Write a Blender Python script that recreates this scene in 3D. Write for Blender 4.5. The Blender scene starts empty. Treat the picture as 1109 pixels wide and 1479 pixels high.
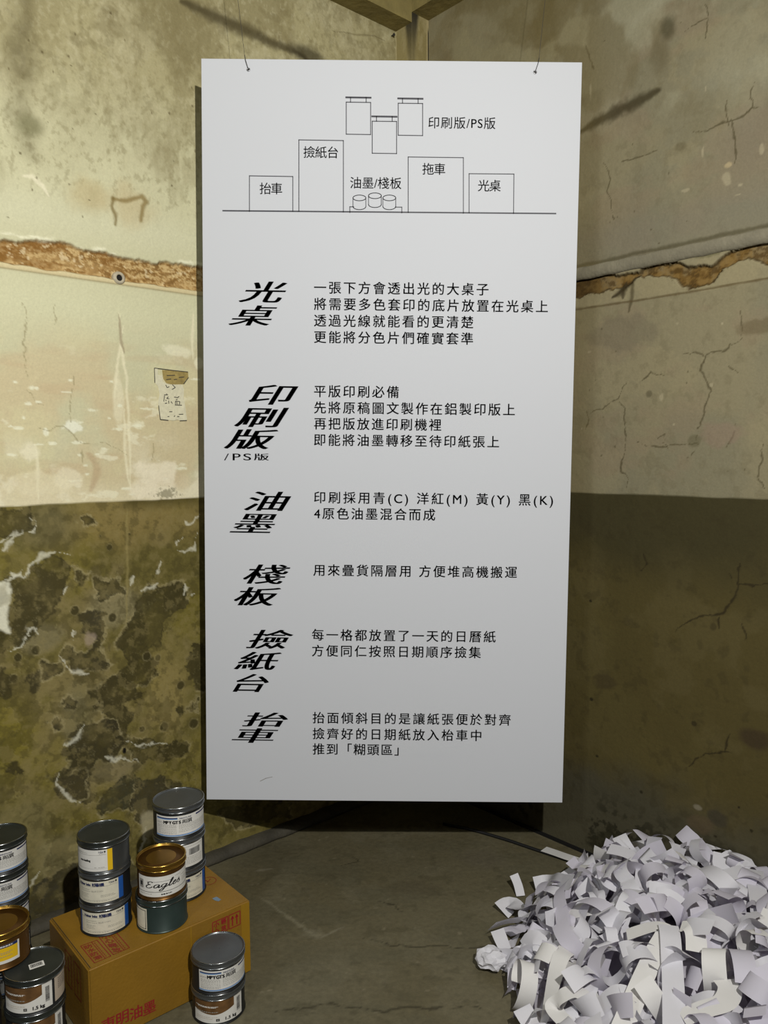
import bpy, bmesh, math, random
import numpy as np
from mathutils import Vector, Matrix

random.seed(7)
SC = bpy.context.scene
COL = SC.collection

# ------------------------------------------------------------------ camera, world, lights, exposure
CAM_H = 1.5
F_PX = 1134.0                      # focal length in pixels of the 1109 x 1479 frame
PITCH = math.radians(4.19)
ROLL = math.radians(-0.46)
FW = np.array([0, math.cos(PITCH), -math.sin(PITCH)])
_up0 = np.array([0, math.sin(PITCH), math.cos(PITCH)])
_rt0 = np.array([1.0, 0, 0])
RT = math.cos(ROLL) * _rt0 + math.sin(ROLL) * _up0
UP = math.cos(ROLL) * _up0 - math.sin(ROLL) * _rt0
CAM = np.array([0, 0, CAM_H])

cd = bpy.data.cameras.new('camera')
cam = bpy.data.objects.new('camera', cd)
COL.objects.link(cam)
cam.matrix_world = Matrix(((RT[0], UP[0], -FW[0], 0), (RT[1], UP[1], -FW[1], 0),
                           (RT[2], UP[2], -FW[2], CAM_H), (0, 0, 0, 1)))
cd.sensor_fit = 'VERTICAL'
cd.sensor_height = 24.0
cd.lens = 24.0 * F_PX / 1479.0
cd.clip_start = 0.05
SC.camera = cam

SC.view_settings.view_transform = 'Standard'
SC.view_settings.look = 'None'
SC.view_settings.gamma = 1.0
SC.view_settings.exposure = 0.0
SC.view_settings.use_curve_mapping = False

wd = bpy.data.worlds.new('dim_room')
SC.world = wd
wd.use_nodes = True
wd.node_tree.nodes['Background'].inputs[0].default_value = (0.9, 0.95, 1.0, 1)
wd.node_tree.nodes['Background'].inputs[1].default_value = 0.004


def aim(o, loc, target):
    o.location = loc
    d = Vector(target) - Vector(loc)
    o.rotation_euler = d.to_track_quat('-Z', 'Y').to_euler()


kd = bpy.data.lights.new('ceiling_spot', 'SPOT')
kd.energy = 400
kd.color = (1.0, 0.975, 0.93)
kd.shadow_soft_size = 0.025
kd.spot_size = math.radians(118)
kd.spot_blend = 0.9
ko = bpy.data.objects.new('ceiling_spot', kd)
COL.objects.link(ko)
aim(ko, (0.574, -0.582, 2.841), (-0.45, 2.75, 1.55))

ad = bpy.data.lights.new('side_lamp', 'AREA')
ad.shape = 'RECTANGLE'
ad.size = 0.35
ad.size_y = 0.25
ad.energy = 20
ad.color = (0.93, 0.97, 1.0)
ao = bpy.data.objects.new('side_lamp', ad)
COL.objects.link(ao)
aim(ao, (-1.45, -0.6, 2.8), (0.3, 2.6, 1.2))


# ------------------------------------------------------------------ photograph geometry helpers
def ray(x, y):
    return FW + RT * (x - 554.5) / F_PX - UP * (y - 739.5) / F_PX


def on_plane(x, y, P, n):
    q = ray(x, y)
    return CAM + q * np.dot(P - CAM, n) / np.dot(q, n)


def on_z(x, y, z=0.0):
    q = ray(x, y)
    return CAM + q * (z - CAM_H) / q[2]


ANG = math.radians(41.85)
K = np.array([0.139, 3.530, 0.0])                       # the room corner
DL = np.array([-math.cos(ANG), -math.sin(ANG), 0])      # along the left wall, away from the corner
DR = np.array([math.sin(ANG), -math.cos(ANG), 0])       # along the right wall
UPZ = np.array([0, 0, 1.0])


def on_left(x, y, off=0.0):
    P = on_plane(x, y, K + DR * off, DR)
    return (P - K) @ DL, P[2]


def on_right(x, y, off=0.0):
    P = on_plane(x, y, K + DL * off, DL)
    return (P - K) @ DR, P[2]


# ------------------------------------------------------------------ materials
def lin(r, g, b, k=1.0):
    out = []
    for c in (r, g, b):
        c /= 255.0
        c = c / 12.92 if c <= 0.04045 else ((c + 0.055) / 1.055) ** 2.4
        out.append(min(c * k, 0.92))
    return tuple(out)


def material(name, color, rough=0.6, metal=0.0, noise=0.0, nscale=30.0, bump=0.0, bscale=80.0, spec=0.5, trans=0.0):
    m = bpy.data.materials.new(name)
    m.use_nodes = True
    nt = m.node_tree
    b = nt.nodes['Principled BSDF']
    b.inputs['Base Color'].default_value = (*color, 1)
    b.inputs['Roughness'].default_value = rough
    b.inputs['Metallic'].default_value = metal
    b.inputs['Specular IOR Level'].default_value = spec
    tc = nt.nodes.new('ShaderNodeTexCoord')
    if noise > 0:
        n = nt.nodes.new('ShaderNodeTexNoise')
        n.inputs['Scale'].default_value = nscale
        n.inputs['Detail'].default_value = 6
        nt.links.new(tc.outputs['Object'], n.inputs['Vector'])
        mp = nt.nodes.new('ShaderNodeMapRange')
        mp.inputs[1].default_value = 0.3
        mp.inputs[2].default_value = 0.7
        mp.inputs[3].default_value = 1 - noise
        mp.inputs[4].default_value = 1 + noise
        nt.links.new(n.outputs[0], mp.inputs[0])
        mx = nt.nodes.new('ShaderNodeVectorMath')
        mx.operation = 'SCALE'
        mx.inputs[0].default_value = color
        nt.links.new(mp.outputs[0], mx.inputs['Scale'])
        nt.links.new(mx.outputs[0], b.inputs['Base Color'])
    if bump > 0:
        n2 = nt.nodes.new('ShaderNodeTexNoise')
        n2.inputs['Scale'].default_value = bscale
        n2.inputs['Detail'].default_value = 8
        nt.links.new(tc.outputs['Object'], n2.inputs['Vector'])
        bp = nt.nodes.new('ShaderNodeBump')
        bp.inputs['Strength'].default_value = bump
        bp.inputs['Distance'].default_value = 0.01
        nt.links.new(n2.outputs[0], bp.inputs['Height'])
        nt.links.new(bp.outputs[0], b.inputs['Normal'])
    if trans > 0:
        tr = nt.nodes.new('ShaderNodeBsdfTranslucent')
        tr.inputs[0].default_value = (color[0] * 0.95, color[1] * 0.82, color[2] * 0.98, 1)
        ms = nt.nodes.new('ShaderNodeMixShader')
        ms.inputs[0].default_value = trans
        nt.links.new(b.outputs[0], ms.inputs[1])
        nt.links.new(tr.outputs[0], ms.inputs[2])
        nt.links.new(ms.outputs[0], nt.nodes['Material Output'].inputs[0])
    return m


def painted(name, rough=0.85, grain=0.07, gscale=140.0, bump=0.2, bscale=60.0):
    """plaster whose pigment comes from the mesh's 'pigment' attribute with procedural grain on top"""
    m = bpy.data.materials.new(name)
    m.use_nodes = True
    nt = m.node_tree
    b = nt.nodes['Principled BSDF']
    b.inputs['Roughness'].default_value = rough
    b.inputs['Specular IOR Level'].default_value = 0.2
    at = nt.nodes.new('ShaderNodeAttribute')
    at.attribute_name = 'pigment'
    tc = nt.nodes.new('ShaderNodeTexCoord')
    n = nt.nodes.new('ShaderNodeTexNoise')
    n.inputs['Scale'].default_value = gscale
    n.inputs['Detail'].default_value = 5
    n.inputs['Roughness'].default_value = 0.7
    nt.links.new(tc.outputs['Object'], n.inputs['Vector'])
    mp = nt.nodes.new('ShaderNodeMapRange')
    mp.inputs[1].default_value = 0.3
    mp.inputs[2].default_value = 0.7
    mp.inputs[3].default_value = 1 - grain
    mp.inputs[4].default_value = 1 + grain
    nt.links.new(n.outputs[0], mp.inputs[0])
    mx = nt.nodes.new('ShaderNodeVectorMath')
    mx.operation = 'SCALE'
    nt.links.new(at.outputs['Color'], mx.inputs[0])
    nt.links.new(mp.outputs[0], mx.inputs['Scale'])
    nt.links.new(mx.outputs[0], b.inputs['Base Color'])
    n2 = nt.nodes.new('ShaderNodeTexNoise')
    n2.inputs['Scale'].default_value = bscale
    n2.inputs['Detail'].default_value = 9
    nt.links.new(tc.outputs['Object'], n2.inputs['Vector'])
    bp = nt.nodes.new('ShaderNodeBump')
    bp.inputs['Strength'].default_value = bump
    bp.inputs['Distance'].default_value = 0.008
    nt.links.new(n2.outputs[0], bp.inputs['Height'])
    nt.links.new(bp.outputs[0], b.inputs['Normal'])
    return m


M = {
    'wall': painted('stained_plaster'),
    'concrete': painted('worn_concrete', rough=0.62, grain=0.16, gscale=60, bump=0.25, bscale=45),
    'beam': material('beam_plaster', lin(128, 116, 70, 1.15), 0.85, noise=0.25, nscale=9, bump=0.3, bscale=40),
    'skirting': material('skirting_mortar', lin(66, 62, 50, 1.0), 0.75, noise=0.25, nscale=14, bump=0.3),
    'ledge': material('ledge_plaster', lin(128, 122, 102, 1.05), 0.8, noise=0.15, nscale=18, bump=0.25),
    'ceiling': material('ceiling_plaster', lin(150, 145, 120), 0.9, noise=0.1),
    'board': material('board_white', (0.595, 0.612, 0.642), 0.6, spec=0.25),
    'board_edge': material('board_core', (0.55, 0.55, 0.55), 0.6),
    'print': material('print_black', (0.012, 0.012, 0.014), 0.5, spec=0.3),
    'line': material('print_line', (0.05, 0.05, 0.06), 0.5, spec=0.3),
    'steel': material('steel', (0.35, 0.35, 0.36), 0.35, 1.0),
    'wire': material('wire_dark', (0.06, 0.06, 0.06), 0.5, 0.6),
    'rim': material('can_rim_steel', (0.30, 0.31, 0.31), 0.24, 1.0),
    'gold_rim': material('can_rim_gold', (0.52, 0.33, 0.07), 0.24, 1.0),
    'tin': material('can_tin_grey', (0.06, 0.064, 0.062), 0.34, 0.55, noise=0.15, nscale=25),
    'tin_lid': material('can_lid_grey', (0.125, 0.135, 0.14), 0.36, 0.6, noise=0.12, nscale=18),
    'tin_dark_lid': material('can_lid_dark', (0.045, 0.052, 0.047), 0.36, 0.5, noise=0.2, nscale=14),
    'tin_black': material('can_black', (0.016, 0.017, 0.017), 0.4, 0.3),
    'tin_green': material('can_green_grey', (0.035, 0.055, 0.048), 0.38, 0.45, noise=0.12, nscale=20),
    'gold': material('can_gold', (0.30, 0.165, 0.028), 0.32, 0.85, noise=0.12, nscale=14),
    'gold_dark': material('can_gold_brown', (0.13, 0.062, 0.014), 0.36, 0.75, noise=0.15, nscale=14),
    'paper_label': material('label_paper', (0.70, 0.69, 0.64), 0.55, noise=0.04, nscale=60),
    'cream_label': material('label_cream', (0.66, 0.63, 0.50), 0.55, noise=0.07, nscale=60),
    'lab_black': material('label_black', (0.015, 0.015, 0.015), 0.5),
    'lab_grey': material('label_grey', (0.28, 0.27, 0.24), 0.6),
    'lab_navy': material('label_navy', (0.012, 0.022, 0.10), 0.45),
    'lab_blue': material('label_blue', (0.012, 0.085, 0.34), 0.45),
    'lab_sky': material('label_sky', (0.22, 0.40, 0.68), 0.45),
    'lab_yellow': material('label_yellow', (0.72, 0.46, 0.012), 0.45),
    'lab_brown': material('label_brown', (0.13, 0.065, 0.022), 0.45, noise=0.35, nscale=45),
    'lab_tan': material('label_tan', (0.50, 0.42, 0.33), 0.5),
    'carton': material('cardboard', (0.235, 0.122, 0.0085), 0.55, noise=0.10, nscale=10, bump=0.12, bscale=120),
    'carton_seam_sheen': material('cardboard_seam_sheen', (0.30, 0.165, 0.012), 0.28, noise=0.08, nscale=12),
    'carton_dark': material('cardboard_gap', (0.05, 0.028, 0.006), 0.8),
    'red': material('stamp_red', (0.23, 0.022, 0.010), 0.6),
    'red2': material('carton_red', (0.27, 0.010, 0.014), 0.6),
    'bluetape': material('tape_blue', (0.16, 0.23, 0.30), 0.5),
    'strip': material('strip_paper', (0.70, 0.695, 0.73), 0.6, spec=0.25, trans=0.10, noise=0.03, nscale=12),
    'strip_warm': material('strip_paper_cream', (0.76, 0.75, 0.725), 0.6, spec=0.25, trans=0.08, noise=0.03, nscale=12),
    'strip_lilac': material('strip_paper_lilac', (0.62, 0.60, 0.67), 0.6, spec=0.25, trans=0.12, noise=0.03, nscale=12),
    'cable': material('cable_black', (0.006, 0.006, 0.006), 0.6),
    'note': material('note_paper', lin(215, 210, 180, 1.1), 0.8, noise=0.08, nscale=90, bump=0.2),
    'note_old': material('note_brown', lin(165, 145, 85, 1.0), 0.8, noise=0.25, nscale=50, bump=0.3),
    'note_ink': material('note_ink', lin(70, 68, 60), 0.8),
    'hole': material('pipe_inside', (0.006, 0.005, 0.004), 0.9),
    'pipe': material('pipe_plastic', lin(190, 180, 155), 0.7, noise=0.2, nscale=60),
}


# ------------------------------------------------------------------ mesh helpers
def mesh_obj(name, verts, faces, mat, parent=None, smooth=False, loc=None):
    me = bpy.data.meshes.new(name)
    me.from_pydata([tuple(map(float, v)) for v in verts], [], [tuple(int(i) for i in f) for f in faces])
    me.update()
    mats = mat if isinstance(mat, (list, tuple)) else [mat]
    for m_ in mats:
        me.materials.append(m_)
    if smooth:
        me.polygons.foreach_set('use_smooth', [True] * len(me.polygons))
    o = bpy.data.objects.new(name, me)
    COL.objects.link(o)
    if parent:
        o.parent = parent
    if loc is not None:
        o.location = loc
    return o


def bm_obj(name, bm, mat, parent=None, smooth=False, loc=None):
    me = bpy.data.meshes.new(name)
    bm.normal_update()
    bm.to_mesh(me)
    bm.free()
    me.materials.append(mat)
    if smooth:
        me.polygons.foreach_set('use_smooth', [True] * len(me.polygons))
    o = bpy.data.objects.new(name, me)
    COL.objects.link(o)
    if parent:
        o.parent = parent
    if loc is not None:
        o.location = loc
    return o


def tag(o, label=None, cat=None, group=None, kind=None):
    if label:
        o['label'] = label
    if cat:
        o['category'] = cat
    if group:
        o['group'] = group
    if kind:
        o['kind'] = kind
    return o


def empty(name, loc, rz=0.0):
    o = bpy.data.objects.new(name, None)
    COL.objects.link(o)
    o.empty_display_size = 0.05
    o.location = loc
    o.rotation_euler = (0, 0, rz)
    return o


def quad_bar(p, q, w, n):
    """flat printed line from p to q (3-D points), width w, on a surface with normal n"""
    p, q, n = map(np.asarray, (p, q, n))
    d = q - p
    d = d / np.linalg.norm(d)
    s = np.cross(n, d) * w / 2
    return [p - s, q - s, q + s, p + s]


class Geo:
    def __init__(self):
        self.v = []
        self.f = []

    def add(self, verts, faces):
        b = len(self.v)
        self.v += [np.asarray(v, float) for v in verts]
        self.f += [[b + i for i in f] for f in faces]

    def quad(self, pts):
        self.add(pts, [list(range(len(pts)))])

    def box(self, o, ax, ay, az):
        o, ax, ay, az = map(lambda a: np.asarray(a, float), (o, ax, ay, az))
        vs = [o, o + ax, o + ax + ay, o + ay, o + az, o + ax + az, o + ax + ay + az, o + ay + az]
        self.add(vs, [[0, 3, 2, 1], [4, 5, 6, 7], [0, 1, 5, 4], [1, 2, 6, 5], [2, 3, 7, 6], [3, 0, 4, 7]])

    def tube(self, pts, r, n=8, cap=True):
        pts = [np.asarray(p, float) for p in pts]
        rings = []
        ref = np.array([0.13, 0.21, 0.97])
        for i, p in enumerate(pts):
            d = pts[min(i + 1, len(pts) - 1)] - pts[max(i - 1, 0)]
            d = d / (np.linalg.norm(d) + 1e-12)
            a = np.cross(d, ref)
            a /= np.linalg.norm(a)
            b = np.cross(d, a)
            rings.append([p + r * (math.cos(t) * a + math.sin(t) * b) for t in np.linspace(0, 2 * math.pi, n, endpoint=False)])
        vs = [v for rg in rings for v in rg]
        fs = []
        for i in range(len(rings) - 1):
            for j in range(n):
                k = (j + 1) % n
                fs.append([i * n + j, i * n + k, (i + 1) * n + k, (i + 1) * n + j])
        if cap:
            fs.append(list(range(n))[::-1])
            fs.append([(len(rings) - 1) * n + j for j in range(n)])
        self.add(vs, fs)

    def obj(self, name, mat, parent=None, smooth=False):
        return mesh_obj(name, self.v, self.f, mat, parent, smooth)


def lathe(profile, n=64):
    """profile: list of (r, z); closes to the axis when r == 0"""
    vs, fs, idx = [], [], []
    for r, z in profile:
        if r < 1e-9:
            idx.append([len(vs)])
            vs.append((0, 0, z))
        else:
            idx.append(list(range(len(vs), len(vs) + n)))
            vs += [(r * math.cos(t), r * math.sin(t), z) for t in np.linspace(0, 2 * math.pi, n, endpoint=False)]
    for a, b in zip(idx, idx[1:]):
        for j in range(n):
            k = (j + 1) % n
            if len(a) == 1 and len(b) == 1:
                continue
            if len(a) == 1:
                fs.append([a[0], b[k], b[j]])
            elif len(b) == 1:
                fs.append([a[j], a[k], b[0]])
            else:
                fs.append([a[j], a[k], b[k], b[j]])
    return vs, fs


# ------------------------------------------------------------------ lettering (built-in font, with its CJK glyphs)
def glyphs(text, spacing=1.0, offset=0.0, shear=0.0):
    cu = bpy.data.curves.new('lettering', 'FONT')
    cu.body = text
    cu.size = 1.0
    cu.space_character = spacing
    cu.offset = offset
    cu.shear = shear
    cu.resolution_u = 4
    o = bpy.data.objects.new('lettering', cu)
    COL.objects.link(o)
    dg = bpy.context.evaluated_depsgraph_get()
    dg.update()
    ev = o.evaluated_get(dg)
    me = ev.to_mesh()
    v = np.zeros(len(me.vertices) * 3)
    me.vertices.foreach_get('co', v)
    f = [list(p.vertices) for p in me.polygons]
    ev.to_mesh_clear()
    bpy.data.objects.remove(o)
    bpy.data.curves.remove(cu)
    return v.reshape(-1, 3)[:, :2].copy(), f


def glyph_line(text, width, em, offset=0.0, shear=0.0):
    """a line of text em high whose ink is exactly `width` long: spacing is solved for. Origin: left edge of ink."""
    w = []
    for s in (1.0, 1.3):
        v, f = glyphs(text, s, offset, shear)
        w.append(v[:, 0].max() - v[:, 0].min())
    if abs(w[1] - w[0]) > 1e-6:
        s = 1.0 + 0.3 * (width / em - w[0]) / (w[1] - w[0])
        s = min(max(s, 0.5), 2.5)
    else:
        s = 1.0
    v, f = glyphs(text, s, offset, shear)
    v[:, 0] -= v[:, 0].min()
    v *= em
    return v, f


def heavier(v, f, d):
    """the same flat lettering with its strokes d thicker all round"""
    n = len(v)
    V, F = [], []
    for i, (a, b) in enumerate(((0, 0), (-d, -d * .6), (d, -d * .6), (-d, d * .6), (d, d * .6))):
        V.append(v + np.array([a, b]))
        F += [[k + i * n for k in q] for q in f]
    return np.concatenate(V), F



# ------------------------------------------------------------------ noise for the stains (numpy)
_rng = np.random.default_rng(11)
_LAT = _rng.random((16, 128, 128))


def vnoise(x, y, seed=0):
    xi = np.floor(x).astype(int)
    yi = np.floor(y).astype(int)
    fx = x - xi
    fy = y - yi
    fx = fx * fx * fx * (fx * (fx * 6 - 15) + 10)
    fy = fy * fy * fy * (fy * (fy * 6 - 15) + 10)
    T = _LAT[seed % 16]
    a = T[xi % 128, yi % 128]
    b = T[(xi + 1) % 128, yi % 128]
    c = T[xi % 128, (yi + 1) % 128]
    d = T[(xi + 1) % 128, (yi + 1) % 128]
    return a + (b - a) * fx + (c - a) * fy + (a - b - c + d) * fx * fy


def fbm(x, y, seed=0, octv=5, gain=0.55):
    s = 0
    amp = 1.0
    tot = 0
    for o in range(octv):
        s = s + amp * vnoise(x * 2 ** o + 17.3 * o + 3.1 * seed, y * 2 ** o + 9.7 * o + 5.3 * seed, seed + o)
        tot += amp
        amp *= gain
    return s / tot


def sstep(a, b, x):
    t = np.clip((x - a) / (b - a), 0, 1)
    return t * t * (3 - 2 * t)


def sd_poly(U, Z, pts):
    """signed distance to a polygon (negative inside)"""
    P = np.array(pts, float)
    d2 = np.full(U.shape, 1e9)
    ins = np.zeros(U.shape, bool)
    n = len(P)
    for i in range(n):
        a = P[i]
        b = P[(i + 1) % n]
        e = b - a
        w0 = U - a[0]
        w1 = Z - a[1]
        t = np.clip((w0 * e[0] + w1 * e[1]) / (e @ e + 1e-12), 0, 1)
        d2 = np.minimum(d2, (w0 - t * e[0]) ** 2 + (w1 - t * e[1]) ** 2)
        c = ((a[1] > Z) != (b[1] > Z)) & (U < (b[0] - a[0]) * (Z - a[1]) / (b[1] - a[1] + 1e-12) + a[0])
        ins ^= c
    d = np.sqrt(d2)
    return np.where(ins, -d, d)


def d_path(U, Z, pts):
    P = np.array(pts, float)
    d2 = np.full(U.shape, 1e9)
    tt = np.zeros(U.shape)
    n = len(P) - 1
    for i in range(n):
        a = P[i]
        e = P[i + 1] - a
        w0 = U - a[0]
        w1 = Z - a[1]
        t = np.clip((w0 * e[0] + w1 * e[1]) / (e @ e + 1e-12), 0, 1)
        q = (w0 - t * e[0]) ** 2 + (w1 - t * e[1]) ** 2
        m = q < d2
        d2 = np.where(m, q, d2)
        tt = np.where(m, (i + t) / n, tt)
    return np.sqrt(d2), tt


class Canvas:
    """a wall-sized field of pigment in wall coordinates (u from the corner, z up)"""

    def __init__(self, U, Z, base, conv):
        self.U, self.Z = U, Z
        self.c = np.empty(U.shape + (3,))
        self.c[:] = base
        self.conv = conv
        self.h = np.zeros(U.shape)

    def mix(self, mask, col):
        mask = np.clip(mask, 0, 1)[..., None]
        self.c = self.c * (1 - mask) + np.asarray(col) * mask

    def px(self, pts):
        return [self.conv(x, y) for x, y in pts]

    def win(self, pts, m):
        """the part of the field within m of some points"""
        P = np.array(pts)
        us, zs = self.U[:, 0], self.Z[0, :]
        i0, i1 = np.searchsorted(us, (P[:, 0].min() - m, P[:, 0].max() + m))
        j0, j1 = np.searchsorted(zs, (P[:, 1].min() - m, P[:, 1].max() + m))
        return (slice(i0, max(i1, i0)), slice(j0, max(j1, j0)))

    def mixw(self, w, mask, col):
        mask = np.clip(mask, 0, 1)[..., None]
        self.c[w] = self.c[w] * (1 - mask) + np.asarray(col) * mask

    def blob(self, pts_px, col, amp=0.03, freq=18, soft=0.006, seed=0, op=1.0, rim=None, rimw=0.008, rimop=0.7, edge=None):
        pts = self.px(pts_px)
        w = self.win(pts, amp * 1.2 + soft + 0.03)
        U, Z = self.U[w], self.Z[w]
        if U.size == 0:
            return
        sd = sd_poly(U, Z, pts)
        sd = sd + (fbm(U * freq, Z * freq, seed, 6, 0.62) - 0.5) * 2 * amp
        inside = fbm(U * 16, Z * 16, seed + 4, 5, 0.6)
        m = sstep(soft, -soft, sd) * op * (0.62 + 0.38 * sstep(0.36, 0.56, inside))
        self.mixw(w, m, col)
        if edge is not None:
            self.mixw(w, np.exp(-((sd + 0.004) / 0.0035) ** 2) * 0.55, edge)
        if rim is not None:
            var = sstep(0.46, 0.62, fbm(U * 9, Z * 9, seed + 5, 4))
            self.mixw(w, np.exp(-((sd - rimw * 0.8) / rimw) ** 2) * var * rimop, rim)
        self.last = (w, sd)

    def spot(self, x, y, rx, ry, col, seed=0, op=1.0, amp=0.35, freq=22, soft=0.25, rim=None, rimop=0.6):
        u0, z0 = self.conv(x, y)
        u1, _ = self.conv(x + rx, y)
        _, z1 = self.conv(x, y + ry)
        ru, rz = abs(u1 - u0), abs(z1 - z0)
        k = 1.3 + amp + soft
        w = self.win([(u0 - ru * k, z0 - rz * k), (u0 + ru * k, z0 + rz * k)], 0.004)
        U, Z = self.U[w], self.Z[w]
        if U.size == 0:
            return
        d = np.sqrt(((U - u0) / ru) ** 2 + ((Z - z0) / rz) ** 2)
        d = d + (fbm(U * freq, Z * freq, seed, 5, 0.6) - 0.5) * 2 * amp
        self.mixw(w, sstep(1 + soft, 1 - soft, d) * op, col)
        if rim is not None:
            self.mixw(w, np.exp(-((d - 1.15) / 0.12) ** 2) * rimop, rim)

    def stroke(self, pts_px, wd, col, op=1.0, jit=0.012, freq=14, seed=0, taper=True, soft=1.0, wob=0.5):
        pts = self.px(pts_px)
        w = self.win(pts, wd * 2.5 + jit * 1.5 + 0.01)
        U, Z = self.U[w], self.Z[w]
        if U.size == 0:
            return
        n1 = (fbm(U * freq, Z * freq, seed, 5, 0.62) - 0.5) * 2 * jit
        n2 = (fbm(U * freq, Z * freq, seed + 7, 5, 0.62) - 0.5) * 2 * jit
        d, t = d_path(U + n1, Z + n2, pts)
        ww = wd * (1 - 0.7 * np.abs(2 * t - 1) ** 2) if taper else wd
        ww = ww * (1 + wob * (fbm(U * 40, Z * 40, seed + 3, 3) - 0.5) * 2)
        self.mixw(w, sstep(1 + soft, 1 - soft * 0.8, d / np.maximum(ww, 1e-5)) * op, col)


def grid_wall(name, u0, u1, z0, z1, step, paint, place, mat, kind='structure'):
    nu = int(round((u1 - u0) / step)) + 1
    nz = int(round((z1 - z0) / step)) + 1
    us = np.linspace(u0, u1, nu)
    zs = np.linspace(z0, z1, nz)
    U, Z = np.meshgrid(us, zs, indexing='ij')
    cv = paint(U, Z)
    P = place(U, Z, cv.h)
    me = bpy.data.meshes.new(name)
    idx = np.arange(nu * nz).reshape(nu, nz)
    q = np.stack([idx[:-1, :-1], idx[1:, :-1], idx[1:, 1:], idx[:-1, 1:]], -1).reshape(-1, 4)
    nf = len(q)
    me.vertices.add(nu * nz)
    me.vertices.foreach_set('co', P.reshape(-1))
    me.loops.add(nf * 4)
    me.loops.foreach_set('vertex_index', q.reshape(-1).astype(np.int32))
    me.polygons.add(nf)
    me.polygons.foreach_set('loop_start', np.arange(0, nf * 4, 4, dtype=np.int32))
    me.polygons.foreach_set('use_smooth', np.ones(nf, bool))
    me.update()
    me.validate()
    at = me.color_attributes.new('pigment', 'FLOAT_COLOR', 'POINT')
    rgba = np.ones((nu * nz, 4))
    rgba[:, :3] = np.clip(cv.c.reshape(-1, 3), 0.003, 0.9)
    at.data.foreach_set('color', rgba.reshape(-1))
    me.materials.append(mat)
    o = bpy.data.objects.new(name, me)
    COL.objects.link(o)
    o['kind'] = kind
    return o


# ------------------------------------------------------------------ the setting: left wall
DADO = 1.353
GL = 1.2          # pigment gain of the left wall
GR = 1.02         # and of the right wall


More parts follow.
